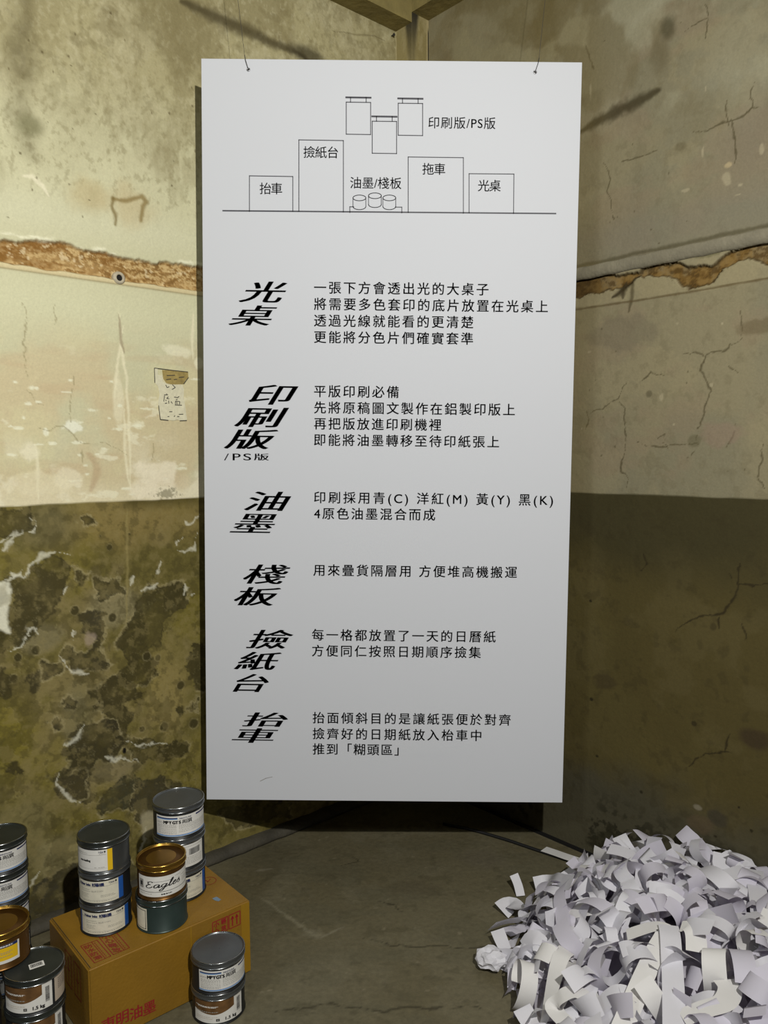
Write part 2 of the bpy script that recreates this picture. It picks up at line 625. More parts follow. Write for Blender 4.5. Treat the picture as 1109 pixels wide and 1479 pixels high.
def paint_left(U, Z):
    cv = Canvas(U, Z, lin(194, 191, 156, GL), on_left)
    a = fbm(U * 2.2, Z * 2.2, 1, 6)
    b = fbm(U * 6, Z * 6, 2, 6, 0.6)
    c3 = fbm(U * 25, Z * 25, 3, 5, 0.65)
    up = sstep(2.25, 2.75, Z + (a - 0.5) * 0.5)
    cv.mix(up * 0.75, lin(150, 140, 100, GL))
    cv.mix(sstep(0.47, 0.62, b) * up * 0.45, lin(172, 165, 132, GL))
    cv.mix(sstep(0.54, 0.68, c3) * up * 0.35, lin(112, 104, 72, GL))
    cv.mix(sstep(0.5, 0.64, fbm(U * 4, Z * 5, 8, 6, 0.6)) * up * 0.45, lin(118, 108, 74, GL))
    streak = fbm(U * 9, Z * 3.2, 10, 6, 0.62)
    cv.mix(sstep(0.50, 0.66, streak) * sstep(2.15, 2.5, Z) * 0.4, lin(128, 118, 82, GL))
    scr = fbm(U * 60 + Z * 30, Z * 40 - U * 25, 13, 4, 0.6)
    cv.mix(sstep(0.58, 0.72, scr) * sstep(2.2, 2.4, Z) * 0.35, lin(122, 112, 76, GL))
    cv.mix(sstep(0.40, 0.28, scr) * sstep(2.2, 2.4, Z) * 0.3, lin(188, 182, 148, GL))
    # pale green-white bands next to the broken strip
    cv.mix(np.exp(-((Z - 1.98) / 0.10) ** 2) * 0.55, lin(206, 205, 170, GL))
    cv.mix(np.exp(-((Z - 2.25) / 0.07) ** 2) * 0.5, lin(204, 203, 172, GL))
    low = sstep(1.98, 1.75, Z)
    cv.mix(low * sstep(0.42, 0.6, a) * 0.5, lin(198, 176, 136, GL))
    cv.mix(low * sstep(0.5, 0.66, b) * 0.45, lin(206, 200, 158, GL))
    cv.mix(low * sstep(0.56, 0.7, fbm(U * 3, Z * 14, 4, 4)) * 0.3, lin(186, 160, 126, GL))
    # saltpetre bloom above the dado
    bl = sstep(1.62, 1.38, Z) * sstep(0.5, 0.66, fbm(U * 8, Z * 9, 6, 6, 0.62))
    cv.mix(bl * 0.75, lin(224, 218, 190, GL))
    cv.mix(sstep(1.44, 1.36, Z + (b - .5) * 0.12) * 0.5, lin(222, 214, 182, GL))
    cv.mix(sstep(0.66, 0.72, fbm(U * 10, Z * 22, 9, 5)) * sstep(1.95, 1.6, Z) * 0.6, lin(226, 222, 192, GL))
    # drips
    for k, pts in enumerate((((172, 452), (176, 500), (184, 560), (188, 640), (190, 712)), ((178, 470), (170, 520), (166, 575)),
                             ((180, 590), (181, 650), (187, 700)), ((279, 450), (278, 520)), ((52, 650), (54, 720)))):
        cv.stroke(pts, 0.0045, lin(228, 220, 186, GL), 0.7, 0.008, 10, k)
    cv.spot(171, 575, 8, 36, lin(222, 216, 184, GL), 4, 0.6)
    for k_ in range(34):
        cv.spot(random.uniform(5, 290), random.uniform(540, 715), random.uniform(3, 9), random.uniform(1, 2.6), lin(230, 226, 198, GL), k_, 0.75, 0.9, 60, 0.3)
    cv.spot(105, 616, 12, 8, lin(234, 230, 205, GL), 5, 0.85, 0.8, 50)
    cv.spot(66, 624, 4, 6, lin(230, 226, 200, GL), 6, 0.8, 0.6, 60)
    cv.spot(44, 652, 12, 14, lin(226, 220, 190, GL), 7, 0.7, 0.6)
    cv.spot(254, 507, 20, 9, lin(222, 218, 188, GL), 8, 0.7, 0.5)
    cv.spot(287, 525, 6, 9, lin(226, 222, 192, GL), 2, 0.7)
    cv.blob([(188, 672), (215, 668), (250, 668), (256, 664), (250, 690), (252, 708), (258, 722), (190, 722), (182, 705), (205, 690)],
            lin(228, 218, 190, GL), 0.02, 16, 0.008, 3, 0.85)
    cv.spot(100, 690, 22, 14, lin(224, 216, 186, GL), 9, 0.6, 0.6)
    cv.spot(60, 700, 40, 16, lin(220, 212, 178, GL), 10, 0.5, 0.6)
    cv.spot(242, 713, 15, 7, lin(122, 116, 88, GL), 11, 0.7, 1.3, 120, 0.3)
    cv.stroke([(125, 655), (140, 672), (138, 690), (132, 710)], 0.012, lin(172, 146, 112, GL), 0.5, 0.01)
    for k, pts in enumerate((((36, 560), (48, 575), (64, 582)), ((58, 618), (75, 622), (92, 618), (112, 640), (150, 640), (172, 650), (184, 662)),
                             ((104, 548), (104, 610)), ((34, 440), (36, 545)), ((220, 640), (222, 668)), ((78, 440), (74, 470)), ((118, 650), (118, 672)))):
        cv.stroke(pts, 0.0018, lin(140, 130, 94, GL), 0.6, 0.022, 15, k + 3, True, 0.9, 0.9)
    cv.stroke([(173, 455), (175, 490), (180, 510)], 0.004, lin(132, 116, 88, GL), 0.7, 0.006)
    # grime of the upper part, and a dark diagonal streak
    cv.blob([(22, -20), (60, -20), (50, 60), (38, 110), (36, 165), (52, 190), (46, 215), (26, 190), (18, 120), (20, 50)],
            lin(104, 96, 66, GL), 0.06, 7, 0.05, 4, 0.75)
    cv.blob([(170, -30), (300, -30), (296, 40), (280, 110), (252, 130), (232, 70), (190, 30)], lin(124, 115, 80, GL), 0.08, 7, 0.06, 6, 0.6)
    cv.spot(40, 180, 20, 16, lin(118, 116, 82, GL), 3, 0.6, 0.5, 12, 0.5)
    cv.stroke([(262, 3), (285, 13), (312, 24), (345, 40), (390, 60), (440, 84)], 0.022, lin(66, 58, 36, GL), 0.8, 0.012, 8, 2, True, 1.0)  # the dark diagonal streak, ending in the dark patch below
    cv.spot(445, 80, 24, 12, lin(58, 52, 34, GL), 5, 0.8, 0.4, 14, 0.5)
    cv.spot(560, 20, 24, 22, lin(90, 84, 60, GL), 6, 0.5, 0.4, 14, 0.6)
    cv.stroke([(560, 60), (540, 52), (512, 50), (480, 45)], 0.0026, lin(100, 90, 60, GL), 0.6, 0.006)
    cv.spot(235, 230, 15, 30, lin(150, 142, 108, GL), 8, 0.5, 0.5, 12, 0.6)
    cv.spot(130, 285, 26, 24, lin(176, 158, 112, GL), 9, 0.5, 0.6, 12, 0.6)
    cv.spot(190, 300, 30, 30, lin(182, 164, 122, GL), 10, 0.5, 0.6, 12, 0.6)
    cv.stroke([(164, 286), (184, 289), (205, 284), (210, 291), (205, 297), (204, 318)], 0.006, lin(128, 108, 60, GL), 0.8, 0.008, 20, 1, False)
    cv.stroke([(164, 286), (162, 298), (167, 312), (166, 325)], 0.005, lin(120, 104, 60, GL), 0.8, 0.008, 20, 2, False)
    cv.stroke([(32, 252), (48, 254), (62, 266), (72, 284)], 0.006, lin(226, 220, 190, GL), 0.7, 0.008)
    for k in range(26):
        cv.spot(random.uniform(5, 290), random.uniform(10, 330), random.uniform(0.8, 1.6), random.uniform(0.8, 2.2), lin(92, 82, 54, GL), k, 0.8, 0.3)
    # broken strip of brown render
    wob = (fbm(U * 7, Z * 3, 12, 6, 0.66) - 0.5)
    top = 2.158 + wob * 0.055
    bot = 2.070 + (fbm(U * 9, Z * 3, 13, 4) - 0.5) * 0.02 + 0.012
    band = sstep(-0.004, 0.004, top - Z) * sstep(-0.004, 0.004, Z - bot)
    tex = fbm(U * 70, Z * 130, 5, 6, 0.72)
    brown = np.array(lin(150, 116, 66, GL))
    cv.mix(band, brown)
    cv.mix(band * sstep(0.48, 0.62, tex), lin(190, 164, 114, GL))
    cv.mix(band * sstep(0.50, 0.40, tex) * 0.6, lin(108, 80, 40, GL))
    cv.mix(band * sstep(0.46, 0.6, fbm(U * 5, Z * 14, 9, 5)) * sstep(1.1, 1.5, U) * 0.6, lin(128, 88, 36, GL))
    cv.mix(band * sstep(0.0, 0.25, sstep(1.75, 1.35, U)) * sstep(0.02, 0.05, top - Z) * sstep(0.45, 0.6, fbm(U * 14, Z * 40, 7, 5)) * 0.4, lin(186, 156, 104, GL))
    cv.mix(band * sstep(0.69, 0.74, fbm(U * 50, Z * 70, 8, 4)) * 0.6, lin(216, 198, 156, GL))
    cv.mix(np.exp(-((Z - top - 0.008 - 0.02 * (fbm(U * 8, Z * 0, 6, 3) - .4)) / 0.007) ** 2) * sstep(0.48, 0.62, fbm(U * 9, Z * 30, 3, 4)), lin(230, 224, 194, GL))
    cv.mix(np.exp(-((Z - 2.066) / 0.004) ** 2) * 0.7, lin(130, 112, 72, GL))
    cv.mix(sstep(0.0, 0.004, bot - Z) * sstep(2.064, 2.07, Z) * 0.8, lin(206, 190, 146, GL))
    cv.h = cv.h - band * (0.010 + 0.006 * tex)
    # ---- dado
    D = Canvas(U, Z, lin(104, 95, 50, GL), on_left)
    D.mix(sstep(0.4, 0.62, a), lin(92, 84, 42, GL))
    D.mix(sstep(0.48, 0.64, b) * 0.6, lin(122, 110, 72, GL))
    D.mix(sstep(0.55, 0.7, fbm(U * 5, Z * 4, 14, 5)) * 0.5, lin(112, 102, 40, GL))
    D.spot(185, 745, 110, 40, lin(128, 112, 66, GL), 1, 0.7, 0.5, 8, 0.6)
    D.spot(60, 765, 50, 40, lin(82, 78, 56, GL), 2, 0.6, 0.5, 8, 0.6)
    D.spot(240, 1000, 32, 60, lin(134, 120, 72, GL), 3, 0.75, 0.5, 8, 0.5)
    D.spot(20, 1060, 36, 60, lin(112, 102, 36, GL), 4, 0.7, 0.5, 8, 0.5)
    D.spot(165, 880, 40, 24, lin(126, 118, 86, GL), 5, 0.7, 0.6, 10, 0.4)
    D.spot(60, 920, 40, 20, lin(118, 110, 80, GL), 6, 0.7, 0.6, 10, 0.4)
    D.spot(110, 1030, 24, 40, lin(110, 104, 74, GL), 7, 0.6, 0.6, 10, 0.4)
    D.spot(170, 1110, 40, 18, lin(124, 114, 84, GL), 8, 0.7, 0.6, 10, 0.4)
    D.spot(30, 1200, 50, 50, lin(110, 102, 66, GL), 9, 0.7, 0.6, 10, 0.4)
    D.spot(85, 1240, 40, 36, lin(132, 124, 86, GL), 10, 0.75, 0.6, 10, 0.4)
    dk = lin(54, 49, 25, GL)
    dk2 = lin(50, 46, 30, GL)
    rim = lin(150, 140, 102, GL)

    def O(pts):
        return [(x / 3.216, 700 + y / 3.216) for x, y in pts]
    blobs = [
        (O([(50, 440), (130, 440), (150, 370), (240, 340), (340, 370), (320, 460), (290, 520), (260, 600), (180, 660), (110, 720), (100, 760), (-40, 780), (-40, 690), (45, 680)]), dk),
        (O([(340, 380), (430, 400), (400, 490), (340, 490)]), dk),
        (O([(430, 440), (570, 420), (580, 500), (500, 550), (440, 520)]), dk),
        (O([(370, 600), (470, 580), (500, 650), (480, 740), (510, 830), (480, 870), (350, 870), (340, 800), (290, 800), (310, 760), (400, 770), (440, 720), (370, 680)]), dk2),
        (O([(610, 550), (700, 480), (830, 450), (870, 500), (870, 580), (770, 620), (750, 750), (690, 770), (730, 830), (690, 900), (610, 930), (540, 900), (600, 830), (550, 740), (600, 660)]), dk),
        (O([(440, 960), (560, 880), (680, 970), (670, 1010), (560, 1020), (610, 1060), (560, 1190), (490, 1090)]), dk),
        (O([(390, 1110), (520, 1100), (560, 1190), (540, 1280), (450, 1270), (420, 1310), (410, 1400), (440, 1450), (400, 1490), (290, 1440), (250, 1370), (310, 1310), (300, 1220)]), dk2),
        (O([(490, 1420), (560, 1370), (650, 1350), (720, 1400), (740, 1290), (760, 1360), (830, 1390), (820, 1500), (480, 1520)]), lin(52, 52, 38, GL)),
        (O([(580, 1190), (700, 1190), (740, 1210), (880, 1180), (860, 1250), (760, 1290), (640, 1270)]), dk),
        (O([(890, 730), (960, 720), (960, 960), (900, 960), (860, 840)]), dk),
        (O([(120, 910), (190, 880), (210, 960), (150, 980)]), dk2),
        (O([(190, 830), (280, 830), (280, 880), (210, 890)]), dk2),
        (O([(290, 1010), (340, 980), (390, 1020), (350, 1060)]), dk2),
        (O([(220, 1100), (260, 1090), (290, 1120), (250, 1150)]), dk2),
        (O([(-20, 830), (40, 830), (40, 970), (-20, 980)]), dk),
        (O([(-20, 120), (130, 110), (150, 200), (60, 240), (-20, 230)]), dk),
        (O([(350, 140), (440, 150), (460, 190), (390, 190)]), dk),
        (O([(840, 1040), (920, 1000), (920, 1060), (860, 1060)]), dk),
        (O([(0, 1290), (90, 1280), (100, 1330), (20, 1350)]), dk),
        ([(200, 1130), (240, 1120), (250, 1150), (225, 1180), (195, 1200), (190, 1160)], lin(60, 56, 38, GL)),
        ([(75, 1120), (118, 1120), (132, 1155), (112, 1160), (88, 1142)], lin(66, 60, 38, GL)),
        ([(30, 1310), (50, 1280), (75, 1270), (105, 1250), (140, 1235), (200, 1250), (230, 1290), (240, 1400), (20, 1420)], lin(50, 48, 38, GL)),
        ([(308, 1165), (360, 1160), (420, 1160), (420, 1180), (370, 1190), (330, 1190)], lin(72, 66, 40, GL)),
    ]
    for k, (pts, col) in enumerate(blobs):
        D.blob(pts, col, 0.042, 17, 0.006, k, 0.88, rim, 0.0042, 0.6, lin(44, 40, 22, GL))
    inner = sstep(0.52, 0.66, fbm(U * 22, Z * 22, 5, 5, 0.6))
    lum = D.c.mean(-1)
    D.mix(inner * sstep(0.05, 0.035, lum) * 0.5, lin(84, 76, 46, GL))
    for x, y, r in ((26, 949, 5), (52, 939, 6), (158, 791, 4), (187, 771, 1.5), (145, 774, 1.5), (261, 990, 5), (205, 1053, 4), (237, 1050, 6),
                    (108, 882, 6), (162, 892, 6), (20, 980, 5), (212, 948, 5), (228, 950, 4), (280, 1045, 6)):
        D.spot(x, y, r, r * 1.1, dk, int(x), 0.9, 0.25, 30, 0.2, rim, 0.35)
    # extra small random blotches everywhere on the lower left wall
    sm = fbm(U * 13, Z * 13, 10, 5, 0.6)
    msk = sstep(0.60, 0.64, sm) * sstep(1.22, 1.05, Z)
    D.mix(msk * 0.4, dk)
    D.mix(np.exp(-((sm - 0.592) / 0.006) ** 2) * sstep(1.22, 1.05, Z) * 0.2, rim)
    fine = fbm(U * 34, Z * 34, 12, 5, 0.65)
    D.mix(sstep(0.52, 0.66, fine) * 0.45, lin(66, 59, 30, GL))
    D.mix(sstep(0.46, 0.34, fine) * 0.3, lin(128, 116, 74, GL))
    wh = lin(206, 204, 182, GL)
    D.blob(O([(-30, 450), (40, 450), (50, 520), (35, 620), (45, 690), (-30, 670)]), wh, 0.012, 30, 0.006, 3, 0.9)
    for k, pts in enumerate((O([(0, 270), (60, 245), (130, 215), (165, 180), (150, 145)]), O([(0, 320), (20, 300), (50, 250)]),
                             O([(60, 410), (120, 440), (140, 370), (230, 325), (330, 340)]), O([(100, 400), (80, 420), (20, 440)]),
                             O([(300, 460), (290, 510)]), O([(740, 410), (750, 350)]), O([(820, 290), (830, 250), (860, 230)]),
                             O([(830, 300), (900, 300), (920, 240)]), O([(860, 160), (880, 190), (915, 130)]), O([(880, 530), (900, 510)]),
                             O([(30, 770), (110, 750), (140, 660), (190, 690)]), O([(280, 800), (350, 880), (420, 880)]), O([(610, 470), (630, 420)]),
                             O([(340, 660), (360, 720)]), O([(660, 500), (730, 460)]), O([(870, 460), (866, 510)]), O([(590, 1180), (650, 1210), (720, 1190), (780, 1200)]),
                             O([(310, 1220), (370, 1180), (390, 1110)]), O([(480, 1270), (560, 1270), (640, 1290)]),
                             [(212, 1190), (205, 1225), (214, 1240)], [(80, 1125), (98, 1150), (118, 1160)], [(60, 1255), (45, 1280)])):
        D.stroke(pts, 0.0036, wh, 0.6, 0.024, 18, k, True, 1.2, 1.6)
    D.spot(420 / 3.216, 700 + 720 / 3.216, 7, 8, lin(150, 134, 116, GL), 2, 0.6, 0.8, 40, 0.5)
    D.spot(214, 1190, 10, 22, lin(160, 152, 122, GL), 3, 0.7, 0.7)
    D.spot(578 / 3.216, 700 + 1235 / 3.216, 3, 4.5, (0.006, 0.005, 0.003), 2, 1.0, 0.15)
    # brown drip lines
    D.stroke([(184, 725), (183, 900)], 0.004, lin(140, 128, 80, GL), 0.5, 0.006)
    edge = DADO + (fbm(U * 7, Z * 0 + 1, 3, 3) - .5) * 0.008
    md = sstep(0.003, -0.003, Z - edge)
    D.mix(sstep(0.05, 0.0, DADO - Z) * sstep(0.40, 0.58, fbm(U * 4, Z * 10, 2, 4)) * 0.8, lin(70, 62, 28, GL))
    cv.mix(md, (0, 0, 0))
    cv.c = cv.c + 1.1 * D.c * np.clip(md, 0, 1)[..., None]
    return cv


def place_left(U, Z, h):
    return K + U[..., None] * DL + Z[..., None] * UPZ + h[..., None] * DR


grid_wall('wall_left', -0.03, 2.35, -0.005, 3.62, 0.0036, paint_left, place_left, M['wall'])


# ------------------------------------------------------------------ right wall
def paint_right(U, Z):
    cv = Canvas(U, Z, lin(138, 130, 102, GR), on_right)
    a = fbm(U * 2.0, Z * 2.0, 4, 6)
    b = fbm(U * 6, Z * 6, 5, 6, 0.6)
    c3 = fbm(U * 28, Z * 28, 6, 5, 0.65)
    cv.mix(sstep(0.42, 0.62, a) * 0.55, lin(124, 120, 98, GR))
    cv.mix(sstep(0.5, 0.65, b) * 0.4, lin(150, 140, 108, GR))
    cv.mix(sstep(0.55, 0.7, c3) * 0.3, lin(112, 104, 78, GR))
    cv.mix(sstep(0.52, 0.66, fbm(U * 5, Z * 7, 9, 5)) * 0.35, lin(140, 124, 100, GR))
    up = sstep(2.3, 2.8, Z + (b - .5) * .4)
    cv.mix(up * sstep(0.48, 0.6, fbm(U * 4, Z * 4, 11, 5)) * 0.6, lin(156, 152, 126, GR))
    cv.mix(up * sstep(0.52, 0.66, fbm(U * 5, Z * 4, 3, 5)) * 0.6, lin(112, 102, 72, GR))
    cv.blob([(650, 8), (690, -30), (800, -30), (812, 20), (790, 80), (740, 70), (700, 30)], lin(104, 94, 62, GR), 0.06, 8, 0.03, 2, 0.6)
    cv.blob([(655, 70), (670, 40), (690, 60), (705, 70), (730, 60), (770, 75), (800, 60), (800, 92), (655, 92)], lin(160, 154, 122, GR), 0.03, 12, 0.01, 4, 0.6)
    cv.blob([(805, 60), (822, 25), (848, 24), (848, 66), (815, 66)], lin(158, 152, 122, GR), 0.02, 14, 0.012, 6, 0.7)
    cv.blob([(905, 55), (940, 20), (1000, -20), (960, -20), (930, 10), (905, 30)], lin(160, 156, 132, GR), 0.03, 10, 0.02, 7, 0.55)
    cv.spot(965, 40, 11, 17, lin(84, 78, 56, GR), 3, 0.85, 0.4, 18, 0.5)
    cv.spot(952, 82, 12, 22, lin(108, 100, 76, GR), 6, 0.6, 0.5, 14, 0.6)
    cv.spot(858, 12, 18, 12, lin(110, 102, 76, GR), 7, 0.6, 0.5, 14, 0.6)
    cv.spot(1060, 110, 50, 60, lin(150, 148, 126, GR), 8, 0.4, 0.5, 8, 0.8)
    cv.spot(1085, 200, 40, 50, lin(126, 116, 98, GR), 9, 0.5, 0.5, 8, 0.8)
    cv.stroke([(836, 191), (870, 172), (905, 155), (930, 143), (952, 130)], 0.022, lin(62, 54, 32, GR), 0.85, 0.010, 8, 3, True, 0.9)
    cv.spot(982, 212, 9, 7, lin(104, 96, 70, GR), 4, 0.6, 0.5)
    cv.mix(sstep(2.36, 2.24, Z) * sstep(2.05, 2.2, Z) * 0.5, lin(124, 120, 104, GR))
    ck = lin(84, 76, 52, GR)
    cracks = [((1003, 186), (1022, 190), (1040, 178), (1060, 172), (1080, 160), (1096, 158)), ((1055, 172), (1064, 206), (1060, 236)),
              ((898, 234), (916, 232), (935, 220), (960, 212)), ((872, 235), (882, 260), (880, 280), (888, 320)), ((1020, 0), (1020, 60)),
              ((990, 45), (1010, 30), (1022, 22), (1020, 62)), ((846, 60), (858, 100)), ((1086, 120), (1082, 160)), ((1050, 145), (1048, 185)),
              ((1070, 489), (1050, 498), (1042, 510), (1022, 514), (1012, 525), (1010, 535), (1020, 550), (1025, 570), (1018, 590), (1010, 618), (1004, 642)),
              ((852, 597), (866, 588), (880, 583), (893, 577), (898, 560), (902, 548)), ((894, 577), (902, 590), (902, 640), (895, 680), (906, 692), (905, 708)),
              ((925, 548), (938, 535), (960, 542)), ((1050, 527), (1066, 535)), ((1066, 450), (1070, 489)), ((985, 510), (1005, 506), (1022, 514)),
              ((945, 640), (960, 630), (963, 650)), ((1048, 645), (1058, 630), (1060, 610)), ((1100, 640), (1098, 690), (1104, 705)), ((848, 590), (846, 620)),
              ((1006, 650), (1000, 660)), ((920, 640), (960, 645), (1005, 642))]
    for k, pts in enumerate(cracks):
        cv.stroke(pts, 0.0026 if k in (0, 1, 9) else 0.0019, ck, 0.85, 0.017, 15, k, True, 0.9, 0.9)
    for x, y, rx, ry in ((1050, 258, 8, 12), (1100, 215, 4, 10), (1069, 267, 4, 3), (1066, 281, 5, 2), (990, 275, 7, 3), (853, 130, 2, 14), (1019, 128, 2, 6), (1015, 218, 1.6, 9),
                         (978, 467, 2, 2), (1043, 467, 3, 2), (973, 613, 2, 2), (1027, 556, 3, 3), (851, 508, 3, 2), (840, 619, 2, 2), (955, 574, 4, 7)):
        cv.spot(x, y, rx * .8, ry * .8, lin(176, 166, 136, GR), int(x), 0.5, 0.7)
    cv.spot(1052, 238, 6, 4, lin(176, 160, 124, GR), 2, 0.8, 0.4)
    cv.spot(937, 569, 5, 5, lin(84, 78, 56, GR), 3, 0.6, 0.4)
    cv.spot(1003, 637, 9, 9, lin(92, 86, 60, GR), 4, 0.5, 0.5)
    cv.spot(1100, 470, 40, 12, lin(104, 92, 66, GR), 5, 0.6, 0.5)
    cv.spot(1040, 625, 30, 18, lin(142, 122, 104, GR), 6, 0.5, 0.5)
    cv.spot(900, 480, 50, 24, lin(116, 108, 88, GR), 7, 0.5, 0.5)
    cv.stroke([(822, 388), (920, 366), (1020, 345), (1125, 322)], 0.006, lin(84, 78, 56, GR), 0.8, 0.004, 10, 4, False)  # groove shade above the ledge, painted into the wall colour
    cv.mix(sstep(1.0, 0.86, U + (b - .5) * .08) * 0.35, lin(112, 98, 56, GR))  # shadow strip beside the sign board, tinted into the wall colour
    # torn strip
    def O(pts):
        return [(800 + x / 3.216, y / 3.216) for x, y in pts]
    pl = lin(150, 140, 108, GR)
    cv.blob(O([(60, 1280), (330, 1235), (480, 1200), (700, 1160), (1030, 1085), (1030, 1290), (700, 1350), (90, 1430)]), pl, 0.006, 20, 0.004, 3, 0.8)
    tex = fbm(U * 40, Z * 60, 5, 6, 0.65)
    cv.blob(O([(60, 1290), (200, 1275), (300, 1270), (400, 1250), (480, 1220), (550, 1215), (620, 1235), (720, 1225), (790, 1190), (900, 1130), (1000, 1105), (1040, 1100),
                    (1040, 1225), (994, 1225), (900, 1205), (850, 1215), (790, 1250), (740, 1300), (680, 1330), (600, 1330), (560, 1300), (500, 1285), (420, 1290), (380, 1300),
                    (330, 1330), (300, 1345), (210, 1360), (60, 1390)]), lin(112, 86, 42, GR), 0.016, 26, 0.003, 8, 1.0)
    sd = np.full(U.shape, 1.0)
    sd[cv.last[0]] = cv.last[1]
    mk = sstep(0.003, -0.003, sd)
    cv.mix(mk * sstep(0.5, 0.62, tex) * 0.6, lin(138, 112, 64, GR))
    cv.mix(mk * sstep(0.48, 0.38, tex) * 0.7, lin(76, 56, 24, GR))
    cv.mix(np.exp(-((sd + 0.002) / 0.004) ** 2) * 0.8, lin(56, 44, 20, GR))
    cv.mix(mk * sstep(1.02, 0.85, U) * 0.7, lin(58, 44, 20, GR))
    cv.h = cv.h - mk * 0.012
    cv.stroke(O([(390, 1285), (330, 1340), (300, 1370), (270, 1385)]), 0.010, lin(50, 40, 20, GR), 0.9, 0.008)
    cv.stroke(O([(330, 1310), (320, 1390)]), 0.008, lin(56, 46, 26, GR), 0.8, 0.006)
    cv.stroke(O([(370, 1290), (360, 1390), (345, 1450)]), 0.007, lin(70, 60, 36, GR), 0.7, 0.006)
    cv.stroke(O([(100, 1437), (400, 1392), (700, 1345), (1000, 1290)]), 0.0028, lin(92, 78, 50, GR), 0.85, 0.003, 8, 2, False)
    cv.stroke(O([(480, 1220), (520, 1205), (600, 1190), (720, 1180), (880, 1125), (990, 1100)]), 0.006, lin(96, 92, 62, GR), 0.7, 0.012)
    for k in range(30):
        cv.spot(random.uniform(850, 1105), random.uniform(20, 700), random.uniform(0.7, 1.5), random.uniform(0.7, 1.8), ck, k, 0.7, 0.3)
    # ---- dado
    GD = 1.45
    D = Canvas(U, Z, lin(74, 66, 36, GD), on_right)
    D.mix(sstep(0.42, 0.6, a) * 0.6, lin(66, 58, 30, GD))
    D.mix(sstep(0.5, 0.65, b) * 0.35, lin(82, 74, 46, GD))
    D.mix(sstep(1.02, 1.30, Z + (a - .5) * 0.35) * 0.75, lin(46, 43, 26, GD))
    D.mix(sstep(0.42, 0.22, Z + (b - .5) * 0.2) * 0.8, lin(62, 60, 48, GD))
    D.mix(sstep(0.60, 0.76, fbm(U * 26, Z * 26, 2, 4)) * 0.3, lin(46, 40, 22, GD))
    mould = sstep(0.52, 0.62, fbm(U * 40, Z * 40, 7, 4)) * sstep(0.30, 0.14, Z)
    D.mix(mould * sstep(0.45, 0.6, fbm(U * 5, Z * 5, 8, 3)) * 0.85, lin(34, 32, 20, GD))
    D.spot(885, 1222, 34, 20, lin(36, 34, 20, GD), 3, 0.7, 0.7, 40, 0.4)
    D.spot(1092, 1068, 24, 15, lin(52, 42, 28, GD), 4, 0.8, 0.25, 18, 0.3)
    D.spot(1002, 1045, 4, 4, lin(44, 38, 20, GD), 5, 0.9)
    D.spot(1030, 905, 5, 6, lin(52, 46, 26, GD), 6, 0.7)
    D.spot(1007, 1166, 6, 4, lin(112, 106, 88, GD), 7, 0.8)
    D.spot(1035, 1182, 14, 12, lin(52, 48, 38, GD), 8, 0.7, 0.6)
    D.spot(1010, 1190, 20, 12, lin(78, 66, 48, GD), 9, 0.6, 0.5)
    D.spot(875, 985, 18, 10, lin(54, 46, 28, GD), 10, 0.6, 0.6)
    for x, y in ((854, 1010), (862, 1092), (1067, 1166), (853, 868), (926, 1144), (1085, 1200), (1033, 1208)):
        D.spot(x, y, 2.2, 2.2, lin(34, 30, 16, GD), int(x), 0.9)
    ck2 = lin(40, 34, 18, GD)
    for k, pts in enumerate((((1112, 843), (1090, 845), (1070, 842), (1066, 860), (1052, 876), (1040, 890), (1010, 890), (986, 900), (976, 912)),
                             ((1040, 890), (1037, 906)), ((1068, 842), (1068, 815)), ((1060, 838), (1054, 830)), ((1072, 900), (1076, 925)),
                             ((985, 1110), (1003, 1096), (1018, 1090), (1046, 1086), (1058, 1088)), ((1046, 1086), (1052, 1060)), ((925, 828), (935, 815), (930, 800)))):
        D.stroke(pts, 0.0027, ck2, 0.9, 0.016, 15, k, True, 0.9, 0.9)
    edge = 1.3555 + (fbm(U * 7, Z * 0 + 2, 5, 3) - .5) * 0.006
    md = sstep(0.003, -0.003, Z - edge)
    cv.mix(md, (0, 0, 0))
    cv.c = cv.c + D.c * np.clip(md, 0, 1)[..., None]
    return cv


def place_right(U, Z, h):
    # the grid is mirrored so that its faces look into the room
    return K + U[..., None] * DR + Z[..., None] * UPZ + h[..., None] * DL


grid_wall('wall_right', -0.03, 2.25, -0.005, 3.62, 0.0036, paint_right, place_right, M['wall'])


